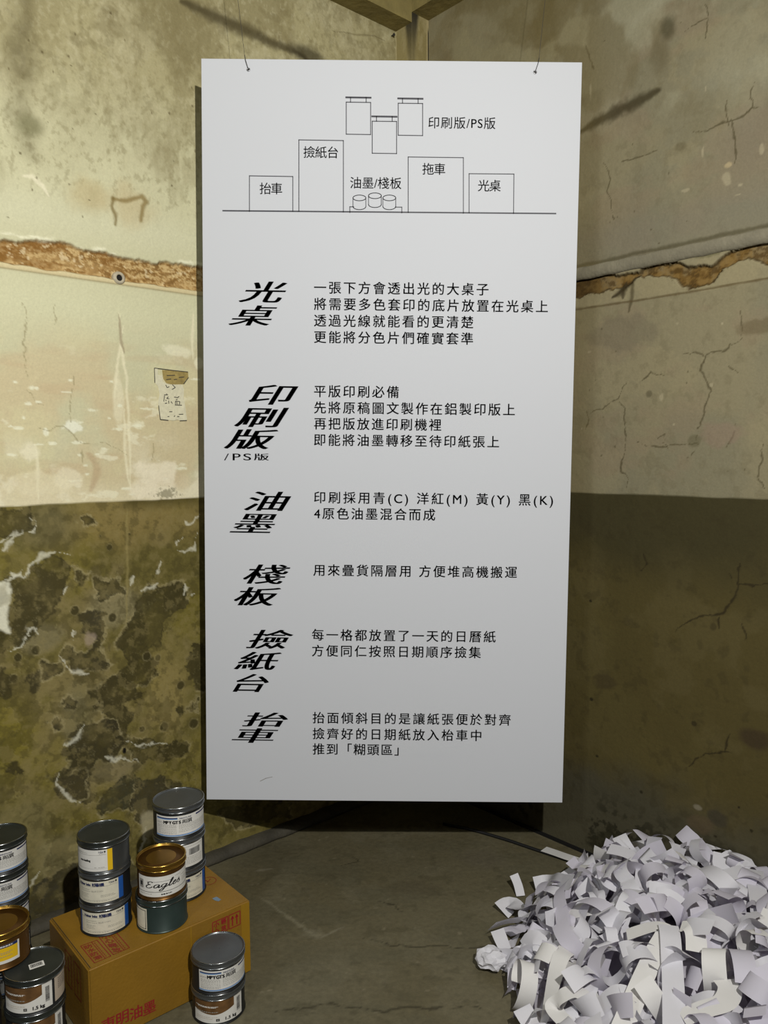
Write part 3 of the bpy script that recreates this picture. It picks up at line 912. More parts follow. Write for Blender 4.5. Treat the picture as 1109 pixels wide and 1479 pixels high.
# ------------------------------------------------------------------ floor
def paint_floor(U, Z):
    def conv(x, y):
        P = on_z(x, y, 0)
        return P[0], P[1]
    cv = Canvas(U, Z, (0.132, 0.116, 0.068), conv)
    a = fbm(U * 2.0, Z * 2.0, 3, 6)
    b = fbm(U * 7, Z * 7, 6, 6, 0.6)
    cv.mix(sstep(0.40, 0.62, a) * 0.6, (0.112, 0.096, 0.052))
    cv.mix(sstep(0.5, 0.66, b) * 0.5, (0.152, 0.136, 0.085))
    cv.mix(sstep(0.5, 0.66, fbm(U * 4, Z * 9, 9, 5)) * 0.4, (0.10, 0.092, 0.056))
    cv.mix(sstep(0.62, 0.72, fbm(U * 22, Z * 30, 2, 4)) * 0.35, (0.07, 0.062, 0.034))
    cv.stroke([(376, 1292), (400, 1315), (430, 1335), (462, 1355)], 0.005, (0.22, 0.20, 0.13), 0.6, 0.02, 14, 1)
    cv.spot(452, 1348, 16, 7, (0.215, 0.195, 0.13), 2, 0.5, 0.8, 30, 0.6)
    cv.stroke([(462, 1355), (480, 1345), (500, 1336)], 0.004, (0.21, 0.19, 0.13), 0.6, 0.008)
    cv.stroke([(370, 1258), (395, 1254)], 0.006, (0.23, 0.21, 0.15), 0.6, 0.008)
    dk = (0.035, 0.03, 0.016)
    for k, pts in enumerate((((395, 1461), (440, 1458), (480, 1453), (520, 1456), (560, 1462), (585, 1455), (640, 1452), (700, 1458)),
                             ((520, 1355), (580, 1368), (650, 1368), (720, 1365), (745, 1364)), ((540, 1300), (570, 1306), (580, 1320)),
                             ((700, 1376), (690, 1376)), ((490, 1252), (520, 1246), (512, 1236)))):
        cv.stroke(pts, 0.0036, dk, 0.75, 0.03, 9, k, True, 0.9, 0.9)
    cv.spot(600, 1282, 30, 10, (0.10, 0.085, 0.05), 4, 0.6, 0.6, 10, 0.6)
    cv.spot(700, 1240, 30, 14, (0.115, 0.10, 0.07), 5, 0.5, 0.6, 10, 0.6)
    for k in range(60):
        cv.spot(random.uniform(330, 900), random.uniform(1205, 1475), random.uniform(1, 3), random.uniform(0.6, 1.6), (0.23, 0.2, 0.13), k, 0.5, 0.4)
    return cv


def place_floor(U, Z, h):
    return np.stack([U, Z, h], -1)


def clip_floor():
    o = grid_wall('floor', -2.2, 2.2, 1.7, 3.6, 0.0065, paint_floor, place_floor, M['concrete'])
    # trim to the corner so the floor ends just behind the walls
    bm = bmesh.new()
    bm.from_mesh(o.data)
    for n in (DR, DL):
        P = K - n * 0.02
        bmesh.ops.bisect_plane(bm, geom=bm.verts[:] + bm.edges[:] + bm.faces[:], plane_co=P, plane_no=n, clear_inner=True)
    bm.to_mesh(o.data)
    bm.free()
    return o


clip_floor()


def paint_front(U, Z):
    cv = Canvas(U, Z, (0.132, 0.116, 0.068), on_left)
    return cv


o = grid_wall('floor', -2.2, 2.2, -1.2, 1.7, 0.1, paint_front, place_floor, M['concrete'])

# ceiling slab, high out of the frame
g = Geo()
g.box(K + UPZ * 3.62 - DL * 0.1 - DR * 0.1, DL * 2.5, DR * 2.4, UPZ * 0.1)
g.obj('ceiling', M['ceiling'])['kind'] = 'structure'

# corner column and the two beams
cw = 0.098


def paint_column(S, Z):
    cv = Canvas(S, Z, lin(150, 138, 94, 1.1), on_left)
    n = fbm(S * 14, Z * 5, 3, 5, 0.6)
    cv.mix(sstep(0.45, 0.62, n) * 0.5, lin(120, 108, 66, 1.1))
    cv.mix(sstep(0.5, 0.66, fbm(S * 30, Z * 12, 5, 5)) * 0.4, lin(168, 156, 116, 1.1))
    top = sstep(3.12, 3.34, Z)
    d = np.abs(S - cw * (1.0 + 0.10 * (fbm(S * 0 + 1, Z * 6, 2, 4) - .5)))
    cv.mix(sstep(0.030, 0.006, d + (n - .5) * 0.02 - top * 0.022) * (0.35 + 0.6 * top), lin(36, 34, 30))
    cv.mix(sstep(0.006, 0.002, S) * 0.7, lin(196, 186, 146, 1.1))
    cv.mix(sstep(0.016, 0.009, 2 * cw - S) * 0.5, lin(186, 172, 130, 1.1))
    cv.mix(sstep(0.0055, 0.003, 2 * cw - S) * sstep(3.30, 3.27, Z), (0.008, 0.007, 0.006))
    return cv


def place_column(S, Z, h):
    a = (S <= cw)[..., None]
    return np.where(a, K + DL * cw + DR * np.minimum(S, cw)[..., None], K + DR * cw + DL * (2 * cw - S)[..., None]) + Z[..., None] * UPZ


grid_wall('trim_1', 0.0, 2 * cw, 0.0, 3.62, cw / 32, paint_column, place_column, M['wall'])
zb_l, zb_r = 3.285, 3.325
g = Geo()
g.box(K + UPZ * zb_l + DL * cw, DL * 2.2, DR * cw, UPZ * (3.62 - zb_l))
g.obj('trim_2', M['beam'])['kind'] = 'structure'
g = Geo()
g.box(K + UPZ * zb_r + DR * cw, DR * 2.1, DL * cw, UPZ * (3.62 - zb_r))
g.obj('trim_3', M['beam'])['kind'] = 'structure'

# mortar skirting along the foot of the left wall
prof = [(0, 0), (0.040, 0), (0.042, 0.009), (0.034, 0.022), (0.022, 0.030), (0.008, 0.034), (0, 0.035)]
vs, fs = [], []
nn = 60
for i in range(nn + 1):
    u = 0.10 + 2.2 * i / nn
    for d, z in prof:
        w = 1 + 0.10 * math.sin(i * 1.7) * math.sin(i * 0.6)
        vs.append(K + DL * u + DR * d * w + UPZ * z * w)
k = len(prof)
for i in range(nn):
    for j in range(k - 1):
        fs.append([i * k + j, (i + 1) * k + j, (i + 1) * k + j + 1, i * k + j + 1])
mesh_obj('baseboard_left', vs, fs, M['skirting'], smooth=True)['kind'] = 'structure'

g = Geo()
g.box(K + DR * cw, DR * 2.1, DL * 0.012, UPZ * 0.010)
g.obj('dark_gap_right', M['cable'])['kind'] = 'structure'  # dark strip added for the black gap line at the wall foot

# moulding ledge above the torn strip on the right wall
g = Geo()
prof = [(0.0, 2.166), (0.008, 2.163), (0.011, 2.158), (0.011, 2.140), (0.008, 2.128), (0.003, 2.122), (0.0, 2.121)]
vs, fs = [], []
for i in range(61):
    u = cw + 2.1 * i / 60
    for d, z in prof:
        vs.append(K + DR * u + DL * d + UPZ * (z + 0.0015 * math.sin(i * 2.1)))
k = len(prof)
for i in range(60):
    for j in range(k - 1):
        fs.append([i * k + j, (i + 1) * k + j, (i + 1) * k + j + 1, i * k + j + 1])
mesh_obj('trim_4', vs, fs, M['ledge'], smooth=True)['kind'] = 'structure'


# ------------------------------------------------------------------ the sign board
BY = 2.65
BP = np.array([0, BY, 0.0])
BN = np.array([0, -1.0, 0])
corners = [on_plane(x, y, BP, BN) for x, y in ((291, 85.5), (839.5, 89), (813, 1160.5), (298, 1153.5))]
BC = sum(corners) / 4
BW = (np.linalg.norm(corners[1] - corners[0]) + np.linalg.norm(corners[2] - corners[3])) / 2
BH = (np.linalg.norm(corners[3] - corners[0]) + np.linalg.norm(corners[2] - corners[1])) / 2
BT = 0.006
rr = []
for p, q in ((corners[0], corners[1]), (corners[3], corners[2])):
    rr.append(math.atan2(q[2] - p[2], q[0] - p[0]))
for p, q in ((corners[3], corners[0]), (corners[2], corners[1])):
    rr.append(math.atan2(q[2] - p[2], q[0] - p[0]) - math.pi / 2)
BROLL = sum(rr) / 4
BU = np.array([math.cos(BROLL), 0, math.sin(BROLL)])
BV = np.array([-math.sin(BROLL), 0, math.cos(BROLL)])

board = empty('sign_board', (BC[0], BY, BC[2]))
board.rotation_euler = (0, -BROLL, 0)
tag(board, 'tall white sign board hanging in the corner with black Chinese text and diagram', 'sign')
bm = bmesh.new()
bmesh.ops.create_cube(bm, size=1)
bmesh.ops.scale(bm, vec=(BW, BT, BH), verts=bm.verts)
bmesh.ops.translate(bm, vec=(0, BT / 2, 0), verts=bm.verts)
bmesh.ops.bevel(bm, geom=bm.edges[:], offset=0.0006, segments=1, affect='EDGES')
bm_obj('panel', bm, M['board'], board)


def b2(x, y):
    """board coordinates (right, up) of a point of the photograph that lies on the board"""
    P = on_plane(x, y, BP, BN) - BC
    return np.array([P @ BU, P @ BV])


PXM = np.linalg.norm(b2(600, 600) - b2(500, 600)) / 100
EPS = -0.0006


def put_flat(name, polys, mat, parent, eps=EPS):
    """polys: list of (verts2d, faces) in board coordinates"""
    g_ = Geo()
    for v, f in polys:
        g_.add([(a, eps, b) for a, b in v], f)
    return g_.obj(name, mat, parent)


def line_text(text, x0, x1, yc, em_px, weight=0.011):
    """ink from x0 to x1 with its middle at yc (taken at the left end)"""
    p = b2(x0, yc)
    q = b2(x1, yc + (x1 - x0) * 0.0118)
    d = q - p
    w = np.linalg.norm(d)
    v, f = glyph_line(text, w, em_px * PXM)
    if weight:
        v, f = heavier(v, f, weight * em_px * PXM)
    ref, _ = glyphs('國', 1.0)
    mid = (ref[:, 1].max() + ref[:, 1].min()) / 2 * em_px * PXM
    v[:, 1] -= mid
    e = d / w
    n = np.array([-e[1], e[0]])
    return p + v[:, :1] * e + v[:, 1:2] * n, f


paras = [
    [("一張下方會透出光的大桌子", 453.7, 705.3, 415.5), ("將需要多色套印的底片放置在光桌上", 453.7, 791, 439.3),
     ("透過光線就能看的更清楚", 453.7, 683.4, 463.2), ("更能將分色片們確實套準", 453.7, 683, 487)],
    [("平版印刷必備", 453.7, 575.7, 565.3), ("先將原稿圖文製作在鋁製印版上", 453.7, 743.4, 588.8),
     ("再把版放進印刷機裡", 453.7, 637, 612), ("即能將油墨轉移至待印紙張上", 453.7, 720.6, 635.5)],
    [("印刷採用青(C) 洋紅(M) 黃(Y) 黑(K)", 453.7, 798.4, 718.6), ("4原色油墨混合而成", 453.7, 628.3, 741.8)],
    [("用來疊貨隔層用 方便堆高機搬運", 452.7, 746.4, 823.6)],
    [("每一格都放置了一天的日曆紙", 450.7, 715.6, 917), ("方便同仁按照日期順序撿集", 450.7, 694.2, 940)],
    [("抬面傾斜目的是讓紙張便於對齊", 451.7, 737.4, 1036.8), ("撿齊好的日期紙放入枱車中", 451.7, 694.8, 1059.8), ("推到「糊頭區」", 451.7, 575.5, 1082)],
]
for para in paras:
    for t, a, b, c in para:
        put_flat('printed_line', [line_text(t, a, b, c, 18.6)], M['print'], board)


def heading_glyph(ch, x0, x1, y0, y1):
    """a wide slanted character with thick uprights and thin horizontals filling the box"""
    v, f = glyphs(ch, 1.0)
    x = (v[:, 0] - v[:, 0].min()) / (v[:, 0].max() - v[:, 0].min())
    y = (v[:, 1] - v[:, 1].min()) / (v[:, 1].max() - v[:, 1].min())
    lean = (y1 - y0) * 0.62
    w = (x1 - x0) - lean
    out = []
    A = b2((x0 + x1) / 2, (y0 + y1) / 2)
    for sh in (-0.023, -0.011, 0.0, 0.011, 0.023):
        X = (x * 0.955 + 0.0225 + sh - 0.5) * w + (y - 0.5) * lean
        Y = (y - 0.5) * (y1 - y0)
        c, s = math.cos(-0.006), math.sin(-0.006)
        pts = np.stack([A[0] + (X * c - Y * s) * PXM, A[1] + (X * s + Y * c) * PXM], -1)
        out.append((pts, f))
    return out


heads = [
    [("光", 343.6, 421.4, 407, 436.5), ("桌", 328.7, 405, 441.5, 470)],
    [("印", 355.5, 432, 556, 584.5), ("刷", 336.5, 417.5, 588.5, 617), ("版", 322, 404.5, 620, 648.5), ],
    [("油", 348.5, 425, 709.8, 738), ("墨", 331, 407, 742, 769.8)],
    [("棧", 345.5, 424, 815, 843.7), ("板", 332, 410.5, 847.7, 875)],
    [("撿", 352, 429, 909, 937.5), ("紙", 335.6, 411.5, 941, 968.3), ("台", 330.7, 396.6, 972.8, 1000)],
    [("抬", 346, 423, 1028.5, 1050), ("車", 331, 406.6, 1051, 1073.5)],
]
for hd in heads:
    polys = []
    for ch, x0, x1, y0, y1 in hd:
        polys += heading_glyph(ch, x0, x1, y0, y1)
    put_flat('printed_heading', polys, M['print'], board)
polys = []
for ch, x0, x1 in (('/', 323.5, 331), ('P', 336.0, 347.6), ('S', 351.4, 362.8), ('版', 366.5, 388.5)):
    v, f = glyphs(ch, 1.0)
    v = (v - v.min(0)) / (v.max(0) - v.min(0))
    a, b = b2(x0, 664.8), b2(x1, 655.2)
    for sh in (0, 0.018, 0.036) if ch in 'PS版' else (0,):
        polys.append((a + np.stack([v[:, 0] * 0.96 + sh, v[:, 1]], -1) * (b - a), f))
put_flat('printed_heading', polys, M['print'], board)


def D2(x, y):
    return b2(280 + x / 1.9456, 70 + y / 1.9456)


def bar2(p, q, w=1.15):
    p, q = np.array(p), np.array(q)
    d = (q - p) / np.linalg.norm(q - p)
    s = np.array([-d[1], d[0]]) * w * PXM / 2
    e = d * w * PXM / 2
    return ([p - e - s, q + e - s, q + e + s, p - e + s], [[0, 1, 2, 3]])


polys = []


def poly_line(pts, closed=False, w=1.15):
    P = [D2(*p) for p in pts]
    n = len(P)
    for i in range(n if closed else n - 1):
        polys.append(bar2(P[i], P[(i + 1) % n], w))


poly_line([(82, 456), (1016, 464)], w=1.9)
poly_line([(156, 458), (156, 358), (278, 360), (278, 458)])
poly_line([(295, 458), (295, 257), (420, 259), (420, 460)])
poly_line([(602, 461), (602, 305), (757, 307), (757, 463)])
poly_line([(773, 462), (773, 352), (899, 353), (898, 464)])
poly_line([(449, 445), (438, 445), (438, 461)])
poly_line([(566, 446), (584, 446), (584, 462)])
for x in (465, 508.5, 549):
    dy = -5 if x == 508.5 else 1
    el = [(x + 18 * math.cos(t), 419 + dy + 8 * math.sin(t)) for t in np.linspace(0, 2 * math.pi, 28, endpoint=False)]
    poly_line(el, True, 1.0)
    poly_line([(x - 18, 419 + dy), (x - 18, 443 + dy)], w=1.0)
    poly_line([(x + 18, 419 + dy), (x + 18, 443 + dy)], w=1.0)
    poly_line([(x + 18 * math.cos(t), 443 + dy + 9 * math.sin(t)) for t in np.linspace(0, math.pi, 14)], w=1.0)
for x0, y0 in ((428, 151), (501, 204.5), (574, 154)):
    poly_line([(x0, y0), (x0 + 68.5, y0 + .8), (x0 + 68.5, y0 + 91), (x0, y0 + 90)], True)
    poly_line([(x0, y0 - 13.5), (x0 + 68.5, y0 - 12.5)], w=2.4)
    for dx in (12, 56):
        poly_line([(x0 + dx, y0 - 13), (x0 + dx, y0)])
put_flat('printed_diagram', polys, M['line'], board)


def diag_text(t, x0, x1, y):
    return line_text(t, 280 + x0 / 1.9456, 280 + x1 / 1.9456, 70 + y / 1.9456, 17.3, 0.004)


for t, x0, x1, y in (('抬車', 185, 248, 394), ('撿紙台', 308, 405, 292), ('拖車', 642, 706, 339), ('光桌', 798, 862, 386), ('油墨/棧板', 439, 583, 378), ('印刷版/PS版', 659, 847, 209)):
    put_flat('printed_caption', [diag_text(t, x0, x1, y)], M['print'], board)
# a scuff near the foot of the board
put_flat('scuff_mark', [bar2(b2(376, 1128), b2(384, 1124), 0.9), bar2(b2(384, 1124), b2(393, 1122), 0.7)], M['lab_grey'], board)

for side, hx, hy, wx, wy in (('left', 358.6, 100.6, 341, 40), ('right', 772.6, 104.3, 792, 40)):
    c = b2(hx, hy)
    vs, fs = lathe([(0.0022, 0.0002), (0.0036, 0.0016), (0.0052, 0.0016), (0.0062, 0.0002), (0.0062, -0.0004)], 20)
    vs = [(c[0] + x, EPS - z, c[1] + y) for x, y, z in vs]
    gr_ = mesh_obj('grommet', vs, fs, M['steel'], board, True)
    gr_['label'] = 'steel eyelet'
    vs, fs = lathe([(0.0, 0.0003), (0.0026, 0.0003)], 16)
    vs = [(c[0] + x, EPS - z, c[1] + y) for x, y, z in vs]
    mesh_obj('eyelet_hole', vs, fs, M['hole'], gr_)
    root = BC + BU * c[0] + BV * c[1] + BN * 0.003
    w = empty('hanging_wire', root)
    tag(w, 'thin dark wire tied through the %s eyelet of the white sign board' % side, 'wire', 'wires holding up the sign board')
    ld = -1 if side == 'left' else 1
    topb = np.array([c[0] + ld * 0.010, 0, BH / 2])
    P1 = BC + BU * (c[0] + ld * 0.012) + BV * (BH / 2 + 0.012)
    g = Geo()
    g.tube([np.zeros(3), BC + BU * (c[0] + ld * 0.009) + BV * (BH / 2 - 0.004) + BN * 0.004 - root, P1 - root + BN * 0.001], 0.0012, 6)
    g.tube([BN * -0.012, BC + BU * (c[0] + ld * 0.009) + BV * (BH / 2 - 0.004) - BN * 0.013 - root, P1 - root], 0.0009, 6)
    g.obj('tied_loop', M['wire'], w)
    P2 = P1 + np.array([ld * 0.09, 0.03, 0.80])
    P2[2] = 3.62
    g = Geo()
    g.tube([P1 - root, (P1 + P2) / 2 - root, P2 - root], 0.0006, 6)
    g.obj('strand', M['wire'], w)


# ------------------------------------------------------------------ ink cans
def arc(rad, a, z):
    """point on a can's side: a = degrees to the viewer's right of the side that faces the camera"""
    t = math.radians(a)
    return (rad * math.sin(t), -rad * math.cos(t), z)


class Label:
    """a sticker wrapped round a can: s in 0..1 from its left to its right edge, t in 0..1 from foot to top"""

    def __init__(self, can, rad, a0, a1, z0, z1, mat, tilt=0.0):
        self.rad, self.a0, self.a1, self.z0, self.z1 = rad, a0, a1, z0, z1
        self.tilt = tilt
        self.part = self._patch('paper_label', 0, 1, 0, 1, mat, can, 0.0004)

    def pt(self, s, t, lift):
        return arc(self.rad + lift, self.a0 + (self.a1 - self.a0) * s, self.z0 + (self.z1 - self.z0) * t)

    def _patch(self, name, s0, s1, t0, t1, mat, parent, lift):
        n = max(2, int(abs(self.a1 - self.a0) * abs(s1 - s0) / 3.0))
        vs, fs = [], []
        for i in range(n + 1):
            s = s0 + (s1 - s0) * i / n
            vs += [self.pt(s, t0, lift), self.pt(s, t1, lift)]
        for i in range(n):
            fs.append([2 * i, 2 * i + 2, 2 * i + 3, 2 * i + 1])
        return mesh_obj(name, vs, fs, mat, parent, True)

    def patch(self, name, s0, s1, t0, t1, mat, lift=0.0007):
        return self._patch(name, s0, s1, t0, t1, mat, self.part, lift)

    def wrap(self, v, f, name, mat, lift=0.0010):
        """v in metres: x along the arc from the left edge, y up from the label's foot"""
        L = math.radians(self.a1 - self.a0) * self.rad
        H_ = self.z1 - self.z0
        vs = [self.pt(x / L, y / H_, lift) for x, y in v]
        return mesh_obj(name, vs, f, mat, self.part)

    def text(self, txt, s0, s1, t, em, mat, name='label_text', offset=0.012, shear=0.0):
        L = math.radians(self.a1 - self.a0) * self.rad
        v, f = glyph_line(txt, (s1 - s0) * L, em, 0.0, shear)
        if offset:
            v, f = heavier(v, f, offset * em * 0.8)
        v[:, 0] += s0 * L
        v[:, 1] += t * (self.z1 - self.z0)
        return self.wrap(v, f, name, mat)

    def fine(self, rows, mat, name='fine_print', w=0.0011):
        """rows of tiny unreadable print drawn as broken hairlines: (s0, s1, t)"""
        rnd = random.Random(int(self.z0 * 1e4) + 5)
        L = math.radians(self.a1 - self.a0) * self.rad
        H_ = self.z1 - self.z0
        V, F = [], []
        for s0, s1, t in rows:
            x = s0 * L
            while x < s1 * L:
                l = rnd.uniform(0.002, 0.006)
                b = len(V)
                y = t * H_
                V += [(x, y), (min(x + l, s1 * L), y), (min(x + l, s1 * L), y + w), (x, y + w)]
                F.append([b, b + 1, b + 2, b + 3])
                x += l + rnd.uniform(0.0008, 0.002)
        return self.wrap(V, F, name, mat)

    def barcode(self, s0, s1, t0, t1, mat, upright=False):
        rnd = random.Random(31)
        L = math.radians(self.a1 - self.a0) * self.rad
        H_ = self.z1 - self.z0
        V, F = [], []
        a, b_ = (t0 * H_, t1 * H_) if upright else (s0 * L, s1 * L)
        x = a
        while x < b_:
            l = rnd.choice((0.0006, 0.0010, 0.0016))
            b = len(V)
            if upright:
                V += [(s0 * L, x), (s1 * L, x), (s1 * L, x + l), (s0 * L, x + l)]
            else:
                V += [(x, t0 * H_), (x + l, t0 * H_), (x + l, t1 * H_), (x, t1 * H_)]
            F.append([b, b + 1, b + 2, b + 3])
            x += l + rnd.choice((0.0006, 0.0009))
        return self.wrap(V, F, 'barcode', mat)


def make_can(label, X, Y, z, r, h, body_mat, lid_mat, group, rim_mat=None, turn=0.0, deep=0.0035):
    d = math.hypot(X, Y)
    root = empty('ink_can', (X, Y, z), math.atan2(-X, Y) + math.radians(turn))
    tag(root, label, 'can', group)
    rb = r * 0.955
    vs, fs = lathe([(0, 0.0015), (rb * 0.93, 0.0015), (rb * 0.955, 0), (rb + 0.0012, 0.0005), (rb + 0.0022, 0.002), (rb + 0.0012, 0.0035), (rb, 0.0045),
                    (rb, h - 0.014), (rb - 0.001, h - 0.012), (rb - 0.001, h - 0.006), (0, h - 0.006)])
    mesh_obj('body', vs, fs, body_mat, root, True)
    # lid: skirt, bead, rolled rim and recessed panel
    vs, fs = lathe([(rb + 0.0004, h - 0.017), (rb + 0.0016, h - 0.0172), (rb + 0.0026, h - 0.0150), (rb + 0.0016, h - 0.0125), (rb + 0.0014, h - 0.0070),
                    (r - 0.0008, h - 0.0050), (r, h - 0.0028), (r - 0.0006, h - 0.0008), (r - 0.0020, h - 0.0001), (r - 0.0036, h - 0.0008), (r - 0.0046, h - 0.0022),
                    (r - 0.0056, h - deep), (r - 0.0075, h - deep - 0.0004), (r * 0.6, h - deep), (r * 0.3, h - deep + 0.0003), (0, h - deep + 0.0004)])
    lid = mesh_obj('lid', vs, fs, lid_mat, root, True)
    rm = M['gold_rim'] if lid_mat is M['gold'] else M['rim']
    tor = [(r - 0.0022 + 0.0019 * math.cos(t), h - 0.0012 + 0.0017 * math.sin(t)) for t in np.linspace(0, 2 * math.pi, 13)]
    vs, fs = lathe(tor, 72)
    mesh_obj('rolled_rim', vs, fs, rm, lid, True)
    bead = [(rb + 0.0022 + 0.0012 * math.cos(t), h - 0.0152 + 0.0012 * math.sin(t)) for t in np.linspace(0, 2 * math.pi, 9)]
    vs, fs = lathe(bead, 64)
    mesh_obj('bead', vs, fs, rm, lid, True)
    return root, rb, lid


def label_mp(can, rb, h, a0=-46, a1=84):
    """blue-striped sticker"""
    L = Label(can, rb, a0, a1, h * 0.12, h * 0.755, M['paper_label'])
    L.patch('stripe', 0.02, 0.40, 0.87, 0.925, M['lab_navy'])
    L.patch('stripe', 0.02, 0.40, 0.835, 0.87, M['lab_sky'])
    L.patch('stripe', 0.72, 1.0, 0.86, 0.93, M['lab_navy'])
    L.patch('stripe', 0.0, 1.0, 0.015, 0.055, M['lab_sky'])
    L.patch('stripe', 0.0, 1.0, 0.055, 0.075, M['lab_blue'])
    L.text('SAKATA INX', 0.43, 0.63, 0.845, 0.0062, M['lab_navy'], 'label_text', 0.02)
    L.text('MP Y GT S', 0.165, 0.45, 0.63, 0.0122, M['lab_black'], 'label_text', 0.085)
    L.text('高品質', 0.47, 0.64, 0.63, 0.0125, M['lab_black'], 'label_text', 0.02)
    L.fine([(0.03, 0.15, 0.70), (0.03, 0.15, 0.65)] + [(0.04, 0.38, t) for t in (0.56, 0.50, 0.44, 0.36, 0.28, 0.20, 0.14)] +
           [(0.42, 0.95, t) for t in (0.56, 0.50, 0.44, 0.38, 0.30, 0.22)], M['lab_grey'])
    return L


def label_huber(can, rb, h, stripe, a0=-78, a1=42, cream=True, main=True):
    L = Label(can, rb, a0, a1, h * 0.09, h * 0.765, M['cream_label' if cream else 'paper_label'])
    L.patch('stripe', 0.90, 1.0, 0.0, 1.0, stripe)
    L.patch('rule', 0.0, 0.88, 0.76, 0.772, M['lab_grey'])
    L.patch('rule', 0.0, 0.88, 0.13, 0.138, M['lab_grey'])
    L.text('Huber', 0.73, 0.83, 0.86, 0.0078, M['lab_navy'], 'label_text', 0.01)
    L.patch('logo_square', 0.838, 0.868, 0.86, 0.945, M['lab_black'])
    L.fine([(0.74, 0.86, 0.81)], M['lab_grey'])
    if main:
        L.text('Huber Inks', 0.14, 0.40, 0.80, 0.0092, M['lab_navy'], 'label_text', 0.07)
        L.text('柏陽油墨', 0.43, 0.60, 0.795, 0.0100, M['lab_navy'], 'label_text', 0.05)
        L.text('BLUE CYAN', 0.42, 0.62, 0.52, 0.0058, M['lab_grey'], 'label_text', 0.0)
        L.fine([(0.18, 0.38, 0.62), (0.18, 0.40, 0.53), (0.18, 0.36, 0.40), (0.18, 0.34, 0.33), (0.18, 0.35, 0.26), (0.58, 0.80, 0.34), (0.58, 0.84, 0.28),
                (0.20, 0.85, 0.08)], M['lab_grey'])
    else:
        L.text('non-leafing', 0.30, 0.56, 0.46, 0.0080, M['lab_black'], 'label_text', 0.06)
        L.fine([(0.10, 0.5, 0.84), (0.06, 0.16, 0.56), (0.06, 0.14, 0.48), (0.64, 0.68, 0.18), (0.72, 0.84, 0.18)], M['lab_grey'])
    return L


def label_brown(can, rb, h, a0=-62, a1=52):
    L = Label(can, rb, a0, a1, h * 0.10, h * 0.83, M['paper_label'])
    # brown upper field with a sloping lower edge
    n = 24
    vs, fs = [], []
    for i in range(n + 1):
        s = 0.80 * i / n
        lo = 0.50 - 0.14 * math.sin(min(1, s / 0.55) * math.pi * 0.5) + 0.22 * max(0, (s - 0.40) / 0.40) ** 1.6
        vs += [L.pt(s, lo, 0.0007), L.pt(s, 1.0, 0.0007)]
    for i in range(n):
        fs.append([2 * i, 2 * i + 2, 2 * i + 3, 2 * i + 1])
    mesh_obj('colour_field', vs, fs, M['lab_brown'], L.part, True)
    L.fine([(0.05, 0.50, 0.70), (0.10, 0.46, 0.665)], M['paper_label'], 'fine_print', 0.0018)
    L.fine([(0.06, 0.5, 0.46)], M['lab_grey'], 'fine_print', 0.0022)
    L.fine([(0.06, 0.5, 0.25), (0.06, 0.4, 0.18)], M['lab_tan'], 'fine_print')
    L.barcode(0.86, 0.94, 0.24, 0.82, M['lab_black'], True)
    L.text('1.5 kg', 0.63, 0.84, 0.09, 0.0112, M['lab_black'], 'label_text', 0.07)
    L.patch('hazard_square', 0.46, 0.525, 0.08, 0.185, M['lab_black'])
    L.patch('hazard_square', 0.475, 0.51, 0.105, 0.16, M['lab_grey'], 0.0009)
    return L


GB = 'ink cans in the stack of three at the front left corner of the cardboard box'
BZ = 0.215
# --- stack on the left of the box: three cans
LX, LY, LH = -0.7764, 2.0838, 0.0870
for k in range(3):
    lb = ('dark ink can with a blue-striped cream label, bottom of the left stack on the box',
          'dark ink can with a blue-striped cream label, middle of the left stack on the box',
          'dark ink can with a yellow-striped white label, top of the left stack on the box')[k]
    c_, rb, lid = make_can(lb, LX, LY, BZ + k * LH, 0.0692, LH + 0.001, M['tin'] if k == 2 else M['tin_black'], M['tin_lid'] if k < 2 else M['tin_dark_lid'], 'ink cans on the cardboard box')
    if k == 2:
        label_huber(c_, rb, LH, M['lab_yellow'], -95, 18, False, False)
    elif k == 1:
        label_huber(c_, rb, LH, M['lab_blue'], -85, 43)
    else:
        L = label_huber(c_, rb, LH, M['lab_blue'], -72, 58)
        L.patch('stripe', 0.0, 0.045, 0.0, 1.0, M['lab_blue'])

# --- back stack: three larger cans
KX, KY, KH = -0.6125, 2.2440, 0.0940
for k in range(3):
    lb = ('dark ink can with a blue-edged cream label, standing on the box behind the gold-lidded can',
          'dark ink can with a barcode label, middle of the tall back stack on the box',
          'grey-lidded ink can on top of the back stack, beside the foot of the sign board')[k]
    c_, rb, lid = make_can(lb, KX, KY, BZ + k * KH, 0.0752, KH + 0.001, M['tin_black'], M['tin_lid'], 'ink cans on the cardboard box')
    if k == 2:
        label_mp(c_, rb, KH, -58, 80)
    elif k == 1:
        L = Label(c_, rb, -40, 62, KH * 0.10, KH * 0.80, M['paper_label'])
        L.barcode(0.60, 0.88, 0.52, 0.80, M['lab_black'])
        L.fine([(0.5, 0.95, t) for t in (0.90, 0.42, 0.35, 0.28, 0.21, 0.14)], M['lab_grey'])
    else:
        label_huber(c_, rb, KH, M['lab_blue'], -60, 72)

